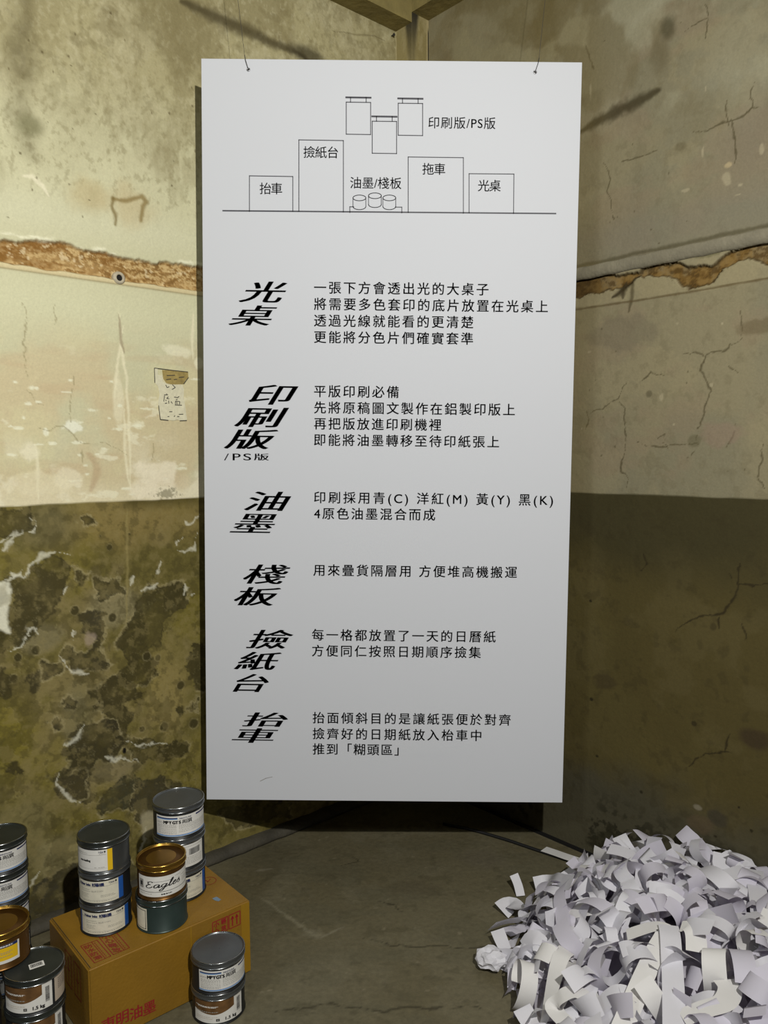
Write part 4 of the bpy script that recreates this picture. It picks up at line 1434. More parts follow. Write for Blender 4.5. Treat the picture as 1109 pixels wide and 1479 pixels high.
# --- green-grey can with the gold can on it
EX, EY, EH = -0.6248, 2.0950, 0.0920
c_, rb, lid = make_can('plain green-grey ink can with a small blank bordered label, under the gold can', EX, EY, BZ, 0.0700, EH, M['tin_green'], M['tin_green'], 'ink cans on the cardboard box')
L = Label(c_, rb, -80, -37, EH * 0.08, EH * 0.74, M['cream_label'])
for q in ((0.05, 0.95, 0.90, 0.925), (0.05, 0.95, 0.06, 0.085)):
    L.patch('border', *q, M['lab_black'])
L.patch('border', 0.90, 0.935, 0.06, 0.925, M['lab_black'])
L.patch('border', 0.05, 0.085, 0.06, 0.925, M['lab_black'])
GH = 0.0965
c_, rb, lid = make_can('gold ink can with a white label reading Eagles in script, on the green-grey can', EX + 0.002, EY - 0.002, BZ + EH, 0.0672, GH, M['gold_dark'], M['gold'], 'ink cans on the cardboard box', deep=0.006)
L = Label(c_, rb, -66, 82, GH * 0.12, GH * 0.70, M['paper_label'])
L.patch('rule', 0.0, 1.0, 0.235, 0.255, M['lab_black'])
L.patch('rule', 0.20, 0.62, 0.745, 0.758, M['lab_black'])
L.patch('crest', 0.035, 0.125, 0.40, 0.82, M['lab_grey'])
L.patch('crest', 0.055, 0.105, 0.52, 0.72, M['lab_black'], 0.0009)
L.fine([(0.06, 0.28, 0.14), (0.78, 0.96, 0.74), (0.80, 0.96, 0.62), (0.80, 0.96, 0.54), (0.80, 0.96, 0.46), (0.66, 0.78, 0.86)], M['lab_grey'])
L.fine([(0.43, 0.60, 0.09)], M['lab_black'], 'fine_print', 0.0032)


def script_word(L):
    """brush lettering: strokes as (points, width) in a 0..1 band, joined by smooth curves"""
    S = []
    S.append(([(0.155, .93), (0.115, 1.04), (0.06, 1.0), (0.035, .86), (0.065, .74), (0.11, .70), (0.05, .66), (0.005, .50), (0.02, .34), (0.075, .28), (0.13, .36), (0.165, .48)], .014))
    S.append(([(0.33, .62), (0.29, .70), (0.24, .66), (0.205, .50), (0.215, .36), (0.25, .33), (0.29, .44), (0.335, .66), (0.315, .44), (0.33, .34), (0.365, .44)], .015))
    S.append(([(0.50, .64), (0.46, .72), (0.41, .66), (0.385, .52), (0.40, .38), (0.435, .38), (0.475, .50), (0.51, .70), (0.475, .36), (0.43, .06), (0.385, -.06), (0.355, .02), (0.40, .18), (0.50, .36), (0.55, .48)], .014))
    S.append(([(0.55, .46), (0.61, .78), (0.645, 1.12), (0.63, 1.18), (0.605, 1.02), (0.575, .60), (0.575, .40), (0.60, .36), (0.64, .48)], .015))
    S.append(([(0.65, .52), (0.705, .60), (0.73, .72), (0.71, .78), (0.68, .68), (0.665, .50), (0.68, .38), (0.715, .37), (0.76, .50), (0.80, .68)], .015))
    S.append(([(0.79, .60), (0.83, .84), (0.82, .70), (0.85, .56), (0.845, .42), (0.81, .36), (0.785, .42)], .014))
    Lw = math.radians(L.a1 - L.a0) * L.rad
    Hh = L.z1 - L.z0
    V, F = [], []
    for pts, w in S:
        P = np.array(pts)
        Q = []
        for i in range(len(P) - 1):
            p0, p1, p2, p3 = P[max(i - 1, 0)], P[i], P[i + 1], P[min(i + 2, len(P) - 1)]
            for t in np.linspace(0, 1, 6, endpoint=False):
                Q.append(0.5 * ((2 * p1) + (-p0 + p2) * t + (2 * p0 - 5 * p1 + 4 * p2 - p3) * t * t + (-p0 + 3 * p1 - 3 * p2 + p3) * t ** 3))
        Q.append(P[-1])
        Q = np.array(Q)
        Q = np.stack([(0.185 + Q[:, 0] * 0.66 + (Q[:, 1] - .5) * 0.030) * Lw, (0.33 + Q[:, 1] * 0.42) * Hh], -1)
        n = len(Q)
        for i in range(n):
            d = Q[min(i + 1, n - 1)] - Q[max(i - 1, 0)]
            d = d / (np.linalg.norm(d) + 1e-9)
            ww = w * Lw * 0.62 * (0.40 + 0.85 * abs(d[1]))       # pen: thick on the way down
            s = np.array([-d[1], d[0]]) * ww
            V += [Q[i] - s, Q[i] + s]
        b = len(V) - 2 * n
        for i in range(n - 1):
            F.append([b + 2 * i, b + 2 * i + 2, b + 2 * i + 3, b + 2 * i + 1])
    L.wrap(V, F, 'label_text', M['lab_black'], 0.0011)


script_word(L)

# --- front stack on the floor: two cans
FX, FY, FH = -0.4600, 2.0340, 0.0870
c_, rb, lid = make_can('ink can with a brown and white label, on the floor in front of the box', FX, FY, 0.0, 0.0725, FH, M['tin_black'], M['tin_lid'], 'ink cans stacked in front of the box')
label_brown(c_, rb, FH, -62, 58)
c_, rb, lid = make_can('grey-lidded ink can with a blue and white label, top of the front stack', FX + 0.001, FY, FH - 0.0005, 0.0725, FH, M['tin_black'], M['tin_lid'], 'ink cans stacked in front of the box')
label_mp(c_, rb, FH, -46, 84)
vs, fs = lathe([(0.0, 0.0004), (0.0009, 0.0003), (0.0012, 0.0)], 10)
mesh_obj('dent', [(x + 0.004, y - 0.002, z + FH - 0.003) for x, y, z in vs], fs, M['tin_black'], c_)

# --- tall stack at the left edge, by the wall: five cans
AX, AY, AH = -1.0900, 2.1420, 0.0880
for k in range(5):
    lb = ('ink can on the floor at the foot of the tall left-edge stack by the wall',
          'ink can second from the floor in the tall left-edge stack by the wall',
          'dark ink can half hidden by the gold can in the left-edge stack by the wall',
          'ink can with a blue-striped label, second from the top of the left-edge stack',
          'dark-lidded ink can with blue-striped label, top of the left-edge stack by the wall')[k]
    c_, rb, lid = make_can(lb, AX, AY, k * AH, 0.0705, AH + 0.001, M['tin_black'], M['tin_dark_lid'], 'ink cans stacked at the left wall')
    if k >= 2:
        label_mp(c_, rb, AH, -60 + (0, 0, -12, -12, 0)[k], 74 + (0, 0, 0, 0, 0)[k])
    else:
        label_mp(c_, rb, AH, -60, 70)

# --- front-left stacks: three cans under the barcode lid, three beside them, gold can bridging both
CX, CY, CH = -0.8660, 1.8370, 0.0880
for k in range(3):
    lb = ('ink can on the floor at the foot of the left front stack beside the box',
          'ink can with a brown label, second in the left front stack beside the box',
          'dark-lidded ink can with a barcode sticker on its lid, left of the box')[k]
    c_, rb, lid = make_can(lb, CX, CY, k * CH, 0.0700, CH + 0.001, M['tin_black'], M['tin_dark_lid'], 'ink cans stacked left of the box')
    if k >= 1:
        label_brown(c_, rb, CH, -72 if k == 2 else -50, 34 if k == 2 else 60)
        if k == 2:
            L2 = Label(c_, rb, 40, 84, CH * 0.12, CH * 0.80, M['lab_tan'])
            L2.fine([(0.2, 0.8, t) for t in (0.86, 0.78, 0.70, 0.62, 0.54, 0.46)], M['lab_black'], 'fine_print', 0.0014)
    else:
        label_brown(c_, rb, CH, -60, 50)
    if k == 2:
        # barcode sticker lying on the lid
        st = Geo()
        z = CH + 0.001 - 0.0030
        ca, sa = math.cos(math.radians(8)), math.sin(math.radians(8))

        def lp(x, y):
            return (0.006 + x * ca - y * sa, -0.006 + x * sa + y * ca, z)
        st.quad([lp(-0.017, -0.011), lp(0.017, -0.011), lp(0.017, 0.011), lp(-0.017, 0.011)])
        so = st.obj('sticker', M['paper_label'], c_)
        bars = Geo()
        x = -0.014
        rnd = random.Random(3)
        while x < 0.013:
            w_ = rnd.choice((0.0006, 0.001, 0.0015))
            bars.quad([(p[0], p[1], p[2] + 0.0003) for p in (lp(x, -0.006), lp(x + w_, -0.006), lp(x + w_, 0.008), lp(x, 0.008))])
            x += w_ + rnd.choice((0.0006, 0.0009))
        bars.obj('barcode', M['lab_black'], so)
NX, NY = -1.0120, 1.8100
for k in range(3):
    lb = ('black ink can on the floor at the bottom left edge, under the gold can stack',
          'black ink can second from the floor at the bottom left edge',
          'black ink can directly under the gold can at the bottom left edge')[k]
    make_can(lb, NX, NY, k * CH, 0.0700, CH + 0.001, M['tin_black'], M['tin_dark_lid'], 'ink cans stacked under the gold can')
c_, rb, lid = make_can('gold ink can with a yellow label at the left edge of the picture', -0.9600, 1.8640, 3 * CH + 0.0012, 0.0690, 0.092, M['gold_dark'], M['gold'], 'gold ink cans', deep=0.006)
L = Label(c_, rb, -60, 38, 0.018, 0.064, M['lab_yellow'])
L.patch('header_band', 0.0, 1.0, 0.84, 1.0, M['lab_navy'])
L.fine([(0.3, 0.86, 0.89)], M['paper_label'], 'fine_print', 0.003)
L.fine([(0.3, 0.85, 0.58), (0.3, 0.80, 0.50), (0.3, 0.84, 0.36)], M['lab_grey'], 'fine_print', 0.0012)
L.patch('footer_band', 0.0, 1.0, 0.0, 0.16, M['paper_label'])
L.patch('edge_band', 0.96, 1.0, 0.0, 1.0, M['paper_label'], 0.0009)

# ------------------------------------------------------------------ cardboard box
P0 = np.array([-0.7505, 1.8805, 0])
e1 = np.array([0.7545, 0.6563, 0])
e2 = np.array([-0.6563, 0.7545, 0])
BL, BWd = 0.4680, 0.2960
box = empty('cardboard_box', P0 + e1 * BL / 2 + e2 * BWd / 2, math.atan2(e1[1], e1[0]))
tag(box, 'yellow-brown cardboard carton with red printing, carrying the stacked ink cans', 'box')
bm = bmesh.new()
bmesh.ops.create_cube(bm, size=1)
bmesh.ops.scale(bm, vec=(BL, BWd, BZ), verts=bm.verts)
bmesh.ops.translate(bm, vec=(0, 0, BZ / 2), verts=bm.verts)
bmesh.ops.bevel(bm, geom=bm.edges[:], offset=0.004, segments=3, affect='EDGES')
bm_obj('carton', bm, M['carton'], box)
# flap gap along the left end of the top, tape seam, painted sheen of the right edge
g = Geo()
g.quad([(-BL / 2 + 0.006, -BWd / 2 + 0.006, BZ + 0.0004), (-BL / 2 + 0.0085, -BWd / 2 + 0.006, BZ + 0.0004), (-BL / 2 + 0.0085, BWd / 2 - 0.006, BZ + 0.0004), (-BL / 2 + 0.006, BWd / 2 - 0.006, BZ + 0.0004)])
g.obj('flap_gap', M['carton_dark'], box)
g = Geo()
g.box((0.045, -BWd / 2 - 0.0006, 0.004), (0.0035, 0, 0), (0, 0.0006, 0), (0, 0, BZ - 0.008))
g.obj('crease', M['carton_seam_sheen'], box)
g = Geo()
g.box((BL / 2 - 0.030, -BWd / 2 - 0.0006, 0.004), (0.027, 0, 0), (0, 0.0006, 0), (0, 0, BZ - 0.008))
g.obj('bright_edge', M['carton_seam_sheen'], box)  # sheen of the rolled right edge, put in as a paler strip
g = Geo()


def top_pt(px, py):
    P = on_z(px, py, BZ) - (P0 + e1 * BL / 2 + e2 * BWd / 2)
    return np.array([P @ e1, P @ e2])


c = top_pt(312, 1299)
g.add([(c[0] + x, c[1] + y, BZ + 0.0005) for x, y in ((-0.006, 0.012), (0.008, 0.010), (0.010, -0.012), (0.0, -0.014), (-0.006, -0.002))], [[4, 3, 2, 1, 0]])
g.obj('tape_scrap', M['bluetape'], box)


def flat_bars(g_, pts, z, w, closed=True):
    n = len(pts)
    for i in range(n if closed else n - 1):
        a, b = np.array(pts[i]), np.array(pts[(i + 1) % n])
        d = (b - a) / np.linalg.norm(b - a)
        s = np.array([-d[1], d[0]]) * w / 2
        g_.quad([(*(a - s), z), (*(b - s), z), (*(b + s), z), (*(a + s), z)])


# red care stamps on the top: two framed columns with narrow side columns
def stamp(pa, pb, pc, pd, chars):
    A, B, C_, D_ = [top_pt(*p) for p in (pa, pb, pc, pd)]       # A far-left, B near-left, C near-right, D far-right
    g_ = Geo()
    z = BZ + 0.0006
    flat_bars(g_, [A, B, C_, D_], z, 0.0024)
    s1 = A + (D_ - A) * 0.66
    s2 = B + (C_ - B) * 0.66
    flat_bars(g_, [s1, s2], z, 0.0020, False)
    n = len(chars)
    across = (D_ - A) * 0.66
    along = B - A
    for i, ch in enumerate(chars):
        v, f = heavier(*glyphs(ch, 1.0), 0.022)
        x = (v[:, 0] - v[:, 0].min()) / max(1e-6, v[:, 0].max() - v[:, 0].min())
        y = (v[:, 1] - v[:, 1].min()) / max(1e-6, v[:, 1].max() - v[:, 1].min())
        t0 = 0.06 + 0.88 * i / n
        t1 = 0.06 + 0.88 * (i + 0.86) / n
        pts = [A + across * (0.14 + 0.72 * a) + along * (t1 + (t0 - t1) * b) for a, b in zip(x, y)]
        m5 = len(pts) // 5                     # the five layers of the thickened ink lie on one another
        g_.add([(p[0], p[1], z + 6e-5 * (q_ // m5)) for q_, p in enumerate(pts)], [t_[::-1] for t_ in f])
    # the narrow column of unreadable small print
    for i in range(9):
        t0 = 0.08 + 0.88 * i / 9
        a = s1 + (s2 - s1) * t0 + (D_ - s1) * 0.35
        b = s1 + (s2 - s1) * (t0 + 0.06) + (D_ - s1) * 0.35
        d = (b - a) / np.linalg.norm(b - a)
        s = np.array([-d[1], d[0]]) * 0.0012
        g_.quad([(*(a - s), z + 1e-4), (*(b - s), z + 1e-4), (*(b + s), z + 1e-4), (*(a + s), z + 1e-4)])
    return g_.obj('care_stamp', M['red'], box)


stamp((116.5, 1366.5), (136.5, 1391), (160, 1381), (140, 1358), '防水防潮')
stamp((140, 1350), (163.5, 1379), (187, 1369), (167, 1346), '小心輕放')
# round stamp at the back right
g = Geo()
c = top_pt(301.5, 1272.5)
ring = [(c[0] + 0.022 * math.cos(t), c[1] + 0.022 * math.sin(t)) for t in np.linspace(0, 2 * math.pi, 32, endpoint=False)]
flat_bars(g, ring, BZ + 0.0006, 0.0022)
q1, q2, q3 = top_pt(297, 1271), top_pt(300, 1274), top_pt(304, 1269.5)
flat_bars(g, [q1, q2, q3], BZ + 0.0006, 0.003, False)
g.obj('round_stamp', M['red'], box)


# front face printing
def front_pt(px, py):
    P = on_plane(px, py, P0 - e2 * 0.0008, -e2)
    return (P - P0) @ e1 - BL / 2, P[2]


def front_text(ch, cxp, cyp, size):
    x0, z0 = front_pt(cxp, cyp)
    v, f = heavier(*glyphs(ch, 1.0), 0.014)
    v[:, 0] -= (v[:, 0].max() + v[:, 0].min()) / 2
    v[:, 1] -= (v[:, 1].max() + v[:, 1].min()) / 2
    m5 = len(v) // 5
    return [(x0 + a * size, -BWd / 2 - 0.0006 - 6e-5 * (q_ // m5), z0 + b * size) for q_, (a, b) in enumerate(v)], f


g = Geo()
NAME = 0.0385
for ch, x, y in (('墨', 216.0, 1455), ('油', 196.5, 1462.5), ('明', 177.0, 1470), ('東', 156.5, 1479)):
    g.add(*front_text(ch, x, y, NAME))
g.obj('printed_name', M['red2'], box)
# red handling marks at the top right of the front face
g = Geo()


def fbar(x0, z0, x1, z1, w=0.0026):
    a, b = np.array([x0, z0]), np.array([x1, z1])
    d = (b - a) / np.linalg.norm(b - a)
    s = np.array([-d[1], d[0]]) * w / 2
    y = -BWd / 2 - 0.0008
    g.quad([((a - s)[0], y, (a - s)[1]), ((b - s)[0], y, (b - s)[1]), ((b + s)[0], y, (b + s)[1]), ((a + s)[0], y, (a + s)[1])])


for x0, x1 in ((0.112, 0.160), (0.164, 0.200)):
    z0, z1 = BZ - 0.058, BZ - 0.018
    for a in ((x0, z0, x1, z0), (x0, z1, x1, z1), (x0, z0, x0, z1), (x1, z0, x1, z1)):
        fbar(*a)
for ch, x, z, s in (('小', 0.124, BZ - 0.028, 0.017), ('心', 0.124, BZ - 0.047, 0.017), ('輕', 0.147, BZ - 0.028, 0.017), ('放', 0.147, BZ - 0.047, 0.017)):
    v, f = heavier(*glyphs(ch, 1.0), 0.035)
    v -= (v.max(0) + v.min(0)) / 2
    m5 = len(v) // 5
    g.add([(x + a * s, -BWd / 2 - 0.0008 - 6e-5 * (q_ // m5), z + b * s) for q_, (a, b) in enumerate(v)], f)
# two upward arrows
for x in (0.175, 0.189):
    fbar(x, BZ - 0.053, x, BZ - 0.028, 0.004)
    fbar(x - 0.004, BZ - 0.033, x, BZ - 0.024, 0.003)
    fbar(x + 0.004, BZ - 0.033, x, BZ - 0.024, 0.003)
g.obj('handling_marks', M['red2'], box)
# marks on the left end
g = Geo()
xl = -BL / 2 - 0.0008
for y0 in (0.02, -0.045):
    for (ya, za_, yb, zb_) in ((y0, 0.10, y0, 0.19), (y0 - 0.045, 0.10, y0 - 0.045, 0.19), (y0, 0.10, y0 - 0.045, 0.10), (y0, 0.19, y0 - 0.045, 0.19), (y0 - 0.022, 0.11, y0 - 0.022, 0.18), (y0 - 0.012, 0.145, y0 - 0.034, 0.145)):
        a, b = np.array([ya, za_]), np.array([yb, zb_])
        d = (b - a) / np.linalg.norm(b - a)
        s = np.array([-d[1], d[0]]) * 0.0015
        g.quad([(xl, *(a - s)), (xl, *(b - s)), (xl, *(b + s)), (xl, *(a + s))])
g.obj('end_marks', M['red'], box)


# ------------------------------------------------------------------ small things on the walls and floor
def wall_pt_left(x, y, off):
    return on_plane(x, y, K + DR * off, DR)


c = wall_pt_left(172, 401.5, 0.0)
u0 = (c - K) @ DL
pipe = empty('pipe_stub', c)
tag(pipe, 'small round open pipe end in the brown strip of the left wall', 'pipe')
vs, fs = lathe([(0.010, -0.012), (0.010, 0.004), (0.0115, 0.006), (0.0175, 0.005), (0.021, 0.0), (0.021, -0.012)], 24)
mesh_obj('collar', [DL * x + UPZ * y + DR * z for x, y, z in vs], fs, M['pipe'], pipe, True)
vs, fs = lathe([(0.0, 0.0005), (0.0102, 0.0005)], 20)
mesh_obj('bore', [DL * x + UPZ * y + DR * z for x, y, z in vs], fs, M['hole'], pipe)

c = wall_pt_left(565.5, 52, 0.0)
nl_ = empty('nail', c)
tag(nl_, 'small dark nail in the left wall just under the ceiling beam', 'nail')
g = Geo()
g.tube([DR * -0.01, DR * 0.014], 0.0028, 8)
g.tube([DR * 0.014 + UPZ * 0.0, DR * 0.0165], 0.0058, 10)
g.obj('shank', M['wire'], nl_)

# torn note on the left wall
u0, z0 = on_left(247, 570)
note_c = K + DL * u0 + UPZ * z0 + DR * 0.0
nt_ = empty('paper_note', note_c)
tag(nt_, 'torn old paper note with faint writing on the left wall beside the sign board', 'note')


def note_pts(pts, off):
    out = []
    for x, y in pts:
        u, z = on_left(215 + x / 15.84, 525 + y / 15.84)
        out.append(K + DL * u + UPZ * z + DR * off - note_c)
    return out


def note_sheet(name, pts, mat, off, th=0.0012):
    a = note_pts(pts, off)
    b = note_pts(pts, off + th)
    n = len(pts)
    fs = [list(range(n, 2 * n)), list(range(n))[::-1]] + [[i, (i + 1) % n, n + (i + 1) % n, n + i] for i in range(n)]
    return mesh_obj(name, a + b, fs, mat, nt_)


note_sheet('torn_top', [(300, 150), (560, 165), (890, 200), (900, 320), (840, 380), (790, 470), (520, 480), (400, 450), (330, 350)], M['note_old'], 0.0)
note_sheet('sheet', [(120, 105), (200, 110), (200, 260), (300, 270), (320, 420), (420, 470), (520, 480), (760, 490), (800, 600), (790, 800), (830, 1000), (870, 1290), (800, 1315), (720, 1310), (650, 1285),
                     (560, 1310), (420, 1290), (260, 1275), (230, 1100), (200, 900), (240, 700), (200, 520), (130, 440)], M['note'], 0.0004)
g = Geo()
for path in (((120, 105), (130, 440)), ((120, 105), (560, 160)), ((560, 160), (890, 195)), ((900, 320), (790, 470)), ((215, 960), (255, 1280)), ((255, 1280), (440, 1300)), ((700, 1310), (860, 1305)),
             ((400, 275), (590, 270)), ((390, 370), (500, 355)), ((560, 370), (640, 360)), ((680, 320), (800, 310)), ((400, 690), (400, 720)), ((340, 720), (430, 715)), ((350, 740), (335, 870)), ((400, 800), (440, 760)),
             ((400, 800), (460, 810)), ((380, 830), (390, 860)), ((360, 915), (410, 905)), ((445, 850), (450, 920)), ((500, 870), (530, 915)), ((570, 770), (640, 780)), ((640, 790), (685, 750)), ((610, 830), (650, 825)),
             ((600, 865), (700, 870)), ((600, 865), (600, 945)), ((630, 880), (640, 940)), ((700, 870), (690, 940)), ((590, 950), (750, 955)), ((380, 490), (410, 555)), ((410, 555), (460, 530)), ((530, 485), (600, 550)),
             ((600, 550), (520, 595)), ((460, 1105), (530, 1105)), ((680, 1165), (780, 1160)), ((420, 1215), (460, 1215)), ((570, 1220), (590, 1190)), ((640, 1215), (690, 1215))):
    a, b = note_pts(path, 0.0022)
    g.quad(quad_bar(a, b, 0.0026, DR))
g.obj('faint_writing', M['note_ink'], nt_)

# cable lying on the floor near the right wall
g = Geo()
path = [on_z(x, y, 0.0062) for x, y in ((640, 1190), (672, 1196), (700, 1203.5), (735, 1214), (770, 1226), (800, 1236), (830, 1246), (860, 1258))]
g.tube(path, 0.0060, 8)
tag(g.obj('cable', M['cable'], None, True), 'thin black cable running along the floor from under the sign board to the paper heap', 'cable')


# ------------------------------------------------------------------ the heap of paper strips
HC = np.array([1.00, 1.93])
HRX, HRY, HMAX = 0.655, 0.87, 0.250


def heap(x, y):
    q = ((x - HC[0]) / HRX) ** 2 + ((y - HC[1]) / HRY) ** 2
    base = HMAX * max(0.0, 1 - q) ** 0.62
    return base * (0.93 + 0.14 * math.sin(5.1 * x + 2.3 * y) * math.sin(4.3 * y - 1.2))


def wall_gap(p):
    return (p[0] - K[0]) * DL[0] + (p[1] - K[1]) * DL[1]


def keep_in(p):
    """push a point off the right wall and the floor"""
    p = np.array(p, float)
    gp = wall_gap(p)
    if gp < 0.012:
        p = p + DL * (0.012 - gp)
    if p[2] < 0.002:
        p[2] = 0.002 + random.random() * 0.001
    return p


def ribbon_mesh(cents, sides, w):
    """centre points and unit width vectors -> three-column strip"""
    vs, fs = [], []
    for c_, s_ in zip(cents, sides):
        vs += [keep_in(c_ - s_ * w / 2), keep_in(c_), keep_in(c_ + s_ * w / 2)]
    n = len(cents)
    for i in range(n - 1):
        for j in (0, 1):
            fs.append([3 * i + j, 3 * i + j + 1, 3 * i + 3 + j + 1, 3 * i + 3 + j])
    return vs, fs


def curl_strip(rnd, p, lift, length, w, curl, tilt):
    """a free strip: starts at p over the heap and bends about its own width"""
    hx = rnd.uniform(0, 2 * math.pi)
    e = 0.05
    gx = (heap(p[0] + e, p[1]) - heap(p[0] - e, p[1])) / (2 * e)
    gy = (heap(p[0], p[1] + e) - heap(p[0], p[1] - e)) / (2 * e)
    n = np.array([-gx, -gy, 1.0])
    n /= np.linalg.norm(n)
    n = n + np.array([rnd.gauss(0, tilt), rnd.gauss(0, tilt), 0])
    n /= np.linalg.norm(n)
    t = np.array([math.cos(hx), math.sin(hx), 0])
    t = t - n * (t @ n)
    t /= np.linalg.norm(t)
    b = np.cross(n, t)
    if rnd.random() < 0.28:                     # a coil standing on its edge
        n, b = b, -n
        b = b + n * rnd.gauss(0, 0.5)
        b /= np.linalg.norm(b)
        n = np.cross(t, b) * -1.0
    N = 30
    ds = length / N
    sg = rnd.choice((-1, -1, 1))
    k0 = sg * rnd.uniform(0.2 * curl, curl)
    k1 = k0 * rnd.uniform(-0.2, 1.3)
    ph = rnd.uniform(0, 6.28)
    tw = rnd.gauss(0, 3.2)
    fold_at = rnd.randrange(4, N - 3) if rnd.random() < 0.30 else -1
    fold = rnd.choice((-1, 1)) * rnd.uniform(0.9, 2.4)
    c_ = np.array([p[0], p[1], heap(p[0], p[1]) + lift])
    cents, sides = [], []
    # start half a length back so that p is the strip's middle
    pts = []
    for i in range(N + 1):
        cents.append(c_.copy())
        sides.append(b.copy())
        s = i / N
        k_ = k0 + (k1 - k0) * s + 0.22 * curl * math.sin(6.28 * s + ph)
        a = k_ * ds + (fold if i == fold_at else 0)
        t, n = t * math.cos(a) + n * math.sin(a), n * math.cos(a) - t * math.sin(a)
        a2 = tw * ds
        n, b = n * math.cos(a2) + b * math.sin(a2), b * math.cos(a2) - n * math.sin(a2)
        c_ = c_ + t * ds
    cents = np.array(cents)
    shift = np.array([p[0], p[1], 0]) - np.array([cents[:, 0].mean(), cents[:, 1].mean(), 0])
    cents += shift
    # settle: lowest point sits a little inside the heap surface
    cl = min(c2[2] - heap(c2[0], c2[1]) for c2 in cents)
    cents[:, 2] += lift - cl
    hi = cents[:, 2] - np.array([heap(c2[0], c2[1]) for c2 in cents])
    mx = hi.max()
    if mx > 0.082:
        for i in range(len(cents)):
            base = cents[i, 2] - hi[i]
            cents[i, 2] = base + lift + (hi[i] - lift) * (0.082 / mx)
    # slack parts sag onto the floor
    for i in range(len(cents)):
        if heap(cents[i, 0], cents[i, 1]) < 0.004 and cents[i, 2] > 0.05:
            cents[i, 2] = 0.05 + 0.2 * (cents[i, 2] - 0.05)
    return cents, np.array(sides)


def drape_strip(rnd, p, lift, length, w, wave):
    """a strip that lies over the heap in waves"""
    hd = rnd.uniform(0, 2 * math.pi)
    turn = rnd.gauss(0, 2.5)
    N = 24
    ds = length / N
    x, y = p[0] - math.cos(hd) * length / 2, p[1] - math.sin(hd) * length / 2
    wl = rnd.uniform(0.10, 0.24)
    ph = rnd.uniform(0, 6.28)
    r0, r1 = rnd.gauss(0, 0.45), rnd.gauss(0, 0.45)
    cents, sides = [], []
    for i in range(N + 1):
        s = i * ds
        z = heap(x, y) + lift + wave * (1 + math.sin(6.28 * s / wl + ph)) * 0.5
        cents.append(np.array([x, y, z]))
        hd += turn * ds
        x += math.cos(hd) * ds
        y += math.sin(hd) * ds
        sides.append(hd)
    cents = np.array(cents)
    out = []
    for i in range(N + 1):
        t = cents[min(i + 1, N)] - cents[max(i - 1, 0)]
        t /= np.linalg.norm(t)
        b = np.array([-math.sin(sides[i]), math.cos(sides[i]), 0])
        b = b - t * (b @ t)
        b /= np.linalg.norm(b)
        n = np.cross(t, b)
        e = 0.04
        gb = (heap(cents[i, 0] + b[0] * e, cents[i, 1] + b[1] * e) - heap(cents[i, 0] - b[0] * e, cents[i, 1] - b[1] * e)) / (2 * e)
        a = math.atan(gb) + r0 + (r1 - r0) * i / N
        out.append(b * math.cos(a) + n * math.sin(a))
    return cents, np.array(out)


def heap_point(rnd, edge=0.99):
    while True:
        a = rnd.uniform(0, 2 * math.pi)
        q = math.sqrt(rnd.uniform(0, edge ** 2))
        p = (HC[0] + HRX * q * math.cos(a), HC[1] + HRY * q * math.sin(a))
        if wall_gap(p) > 0.03 and p[1] > 1.30 and p[0] < 1.42:
            return p


rnd = random.Random(21)
SW = 0.051
# what lies underneath: the packed body of the heap, uncountable strips in one mesh
g = Geo()
nx, ny = 46, 60
vs, idx = [], {}
for i in range(nx + 1):
    for j in range(ny + 1):
        x = HC[0] - HRX * 0.98 + 1.96 * HRX * i / nx
        y = HC[1] - HRY * 0.98 + 1.96 * HRY * j / ny
        h_ = heap(x, y)
        if h_ > 0.0 and wall_gap((x, y)) > 0.01:
            idx[(i, j)] = len(vs)
            vs.append((x, y, max(0.001, h_ - 0.075 + 0.018 * math.sin(41 * x + 13 * y) * math.sin(37 * y - 9 * x))))
fs = []
for i in range(nx):
    for j in range(ny):
        q = [(i, j), (i + 1, j), (i + 1, j + 1), (i, j + 1)]
        if all(k_ in idx for k_ in q):
            fs.append([idx[k_] for k_ in q])
g.add(vs, fs)
for k in range(150):
    p = heap_point(rnd, 0.97)
    if k % 2:
        c_, s_ = curl_strip(rnd, p, -0.050, rnd.uniform(0.14, 0.30), SW, 26, 0.6)
    else:
        c_, s_ = drape_strip(rnd, p, -0.052, rnd.uniform(0.12, 0.28), SW, 0.03)
    g.add(*ribbon_mesh(c_, s_, SW))
tag(g.obj('paper_strip_heap', M['strip_lilac'], None, True), 'packed mass of white paper strips inside the heap by the right wall', 'paper', None, 'stuff')

STRIP_LABEL = 'white paper strip tangled in the big heap by the right wall'
STRIP_GROUP = 'paper strips in the heap'


def strip_obj(c_, s_, w, mat, label, group=STRIP_GROUP):
    vs, fs = ribbon_mesh(c_, s_, w)
    org = np.array(vs).mean(0)
    org[2] = min(v[2] for v in vs)
    o_ = mesh_obj('paper_strip', [v - org for v in vs], fs, mat, None, True, tuple(org))
    tag(o_, label, 'paper strip', group)
    return o_


for k in range(286):
    p = heap_point(rnd, 0.985)
    m_ = rnd.choices((M['strip'], M['strip_warm'], M['strip_lilac']), (7, 0.9, 2.2))[0]
    w = SW * rnd.uniform(0.88, 1.08)
    if rnd.random() < 0.70:
        c_, s_ = curl_strip(rnd, p, rnd.uniform(-0.035, 0.002), rnd.uniform(0.14, 0.34), w, 30, 0.50)
    else:
        c_, s_ = drape_strip(rnd, p, rnd.uniform(-0.030, 0.006), rnd.uniform(0.16, 0.38), w, rnd.uniform(0.03, 0.065))
    strip_obj(c_, s_, w, m_, STRIP_LABEL)


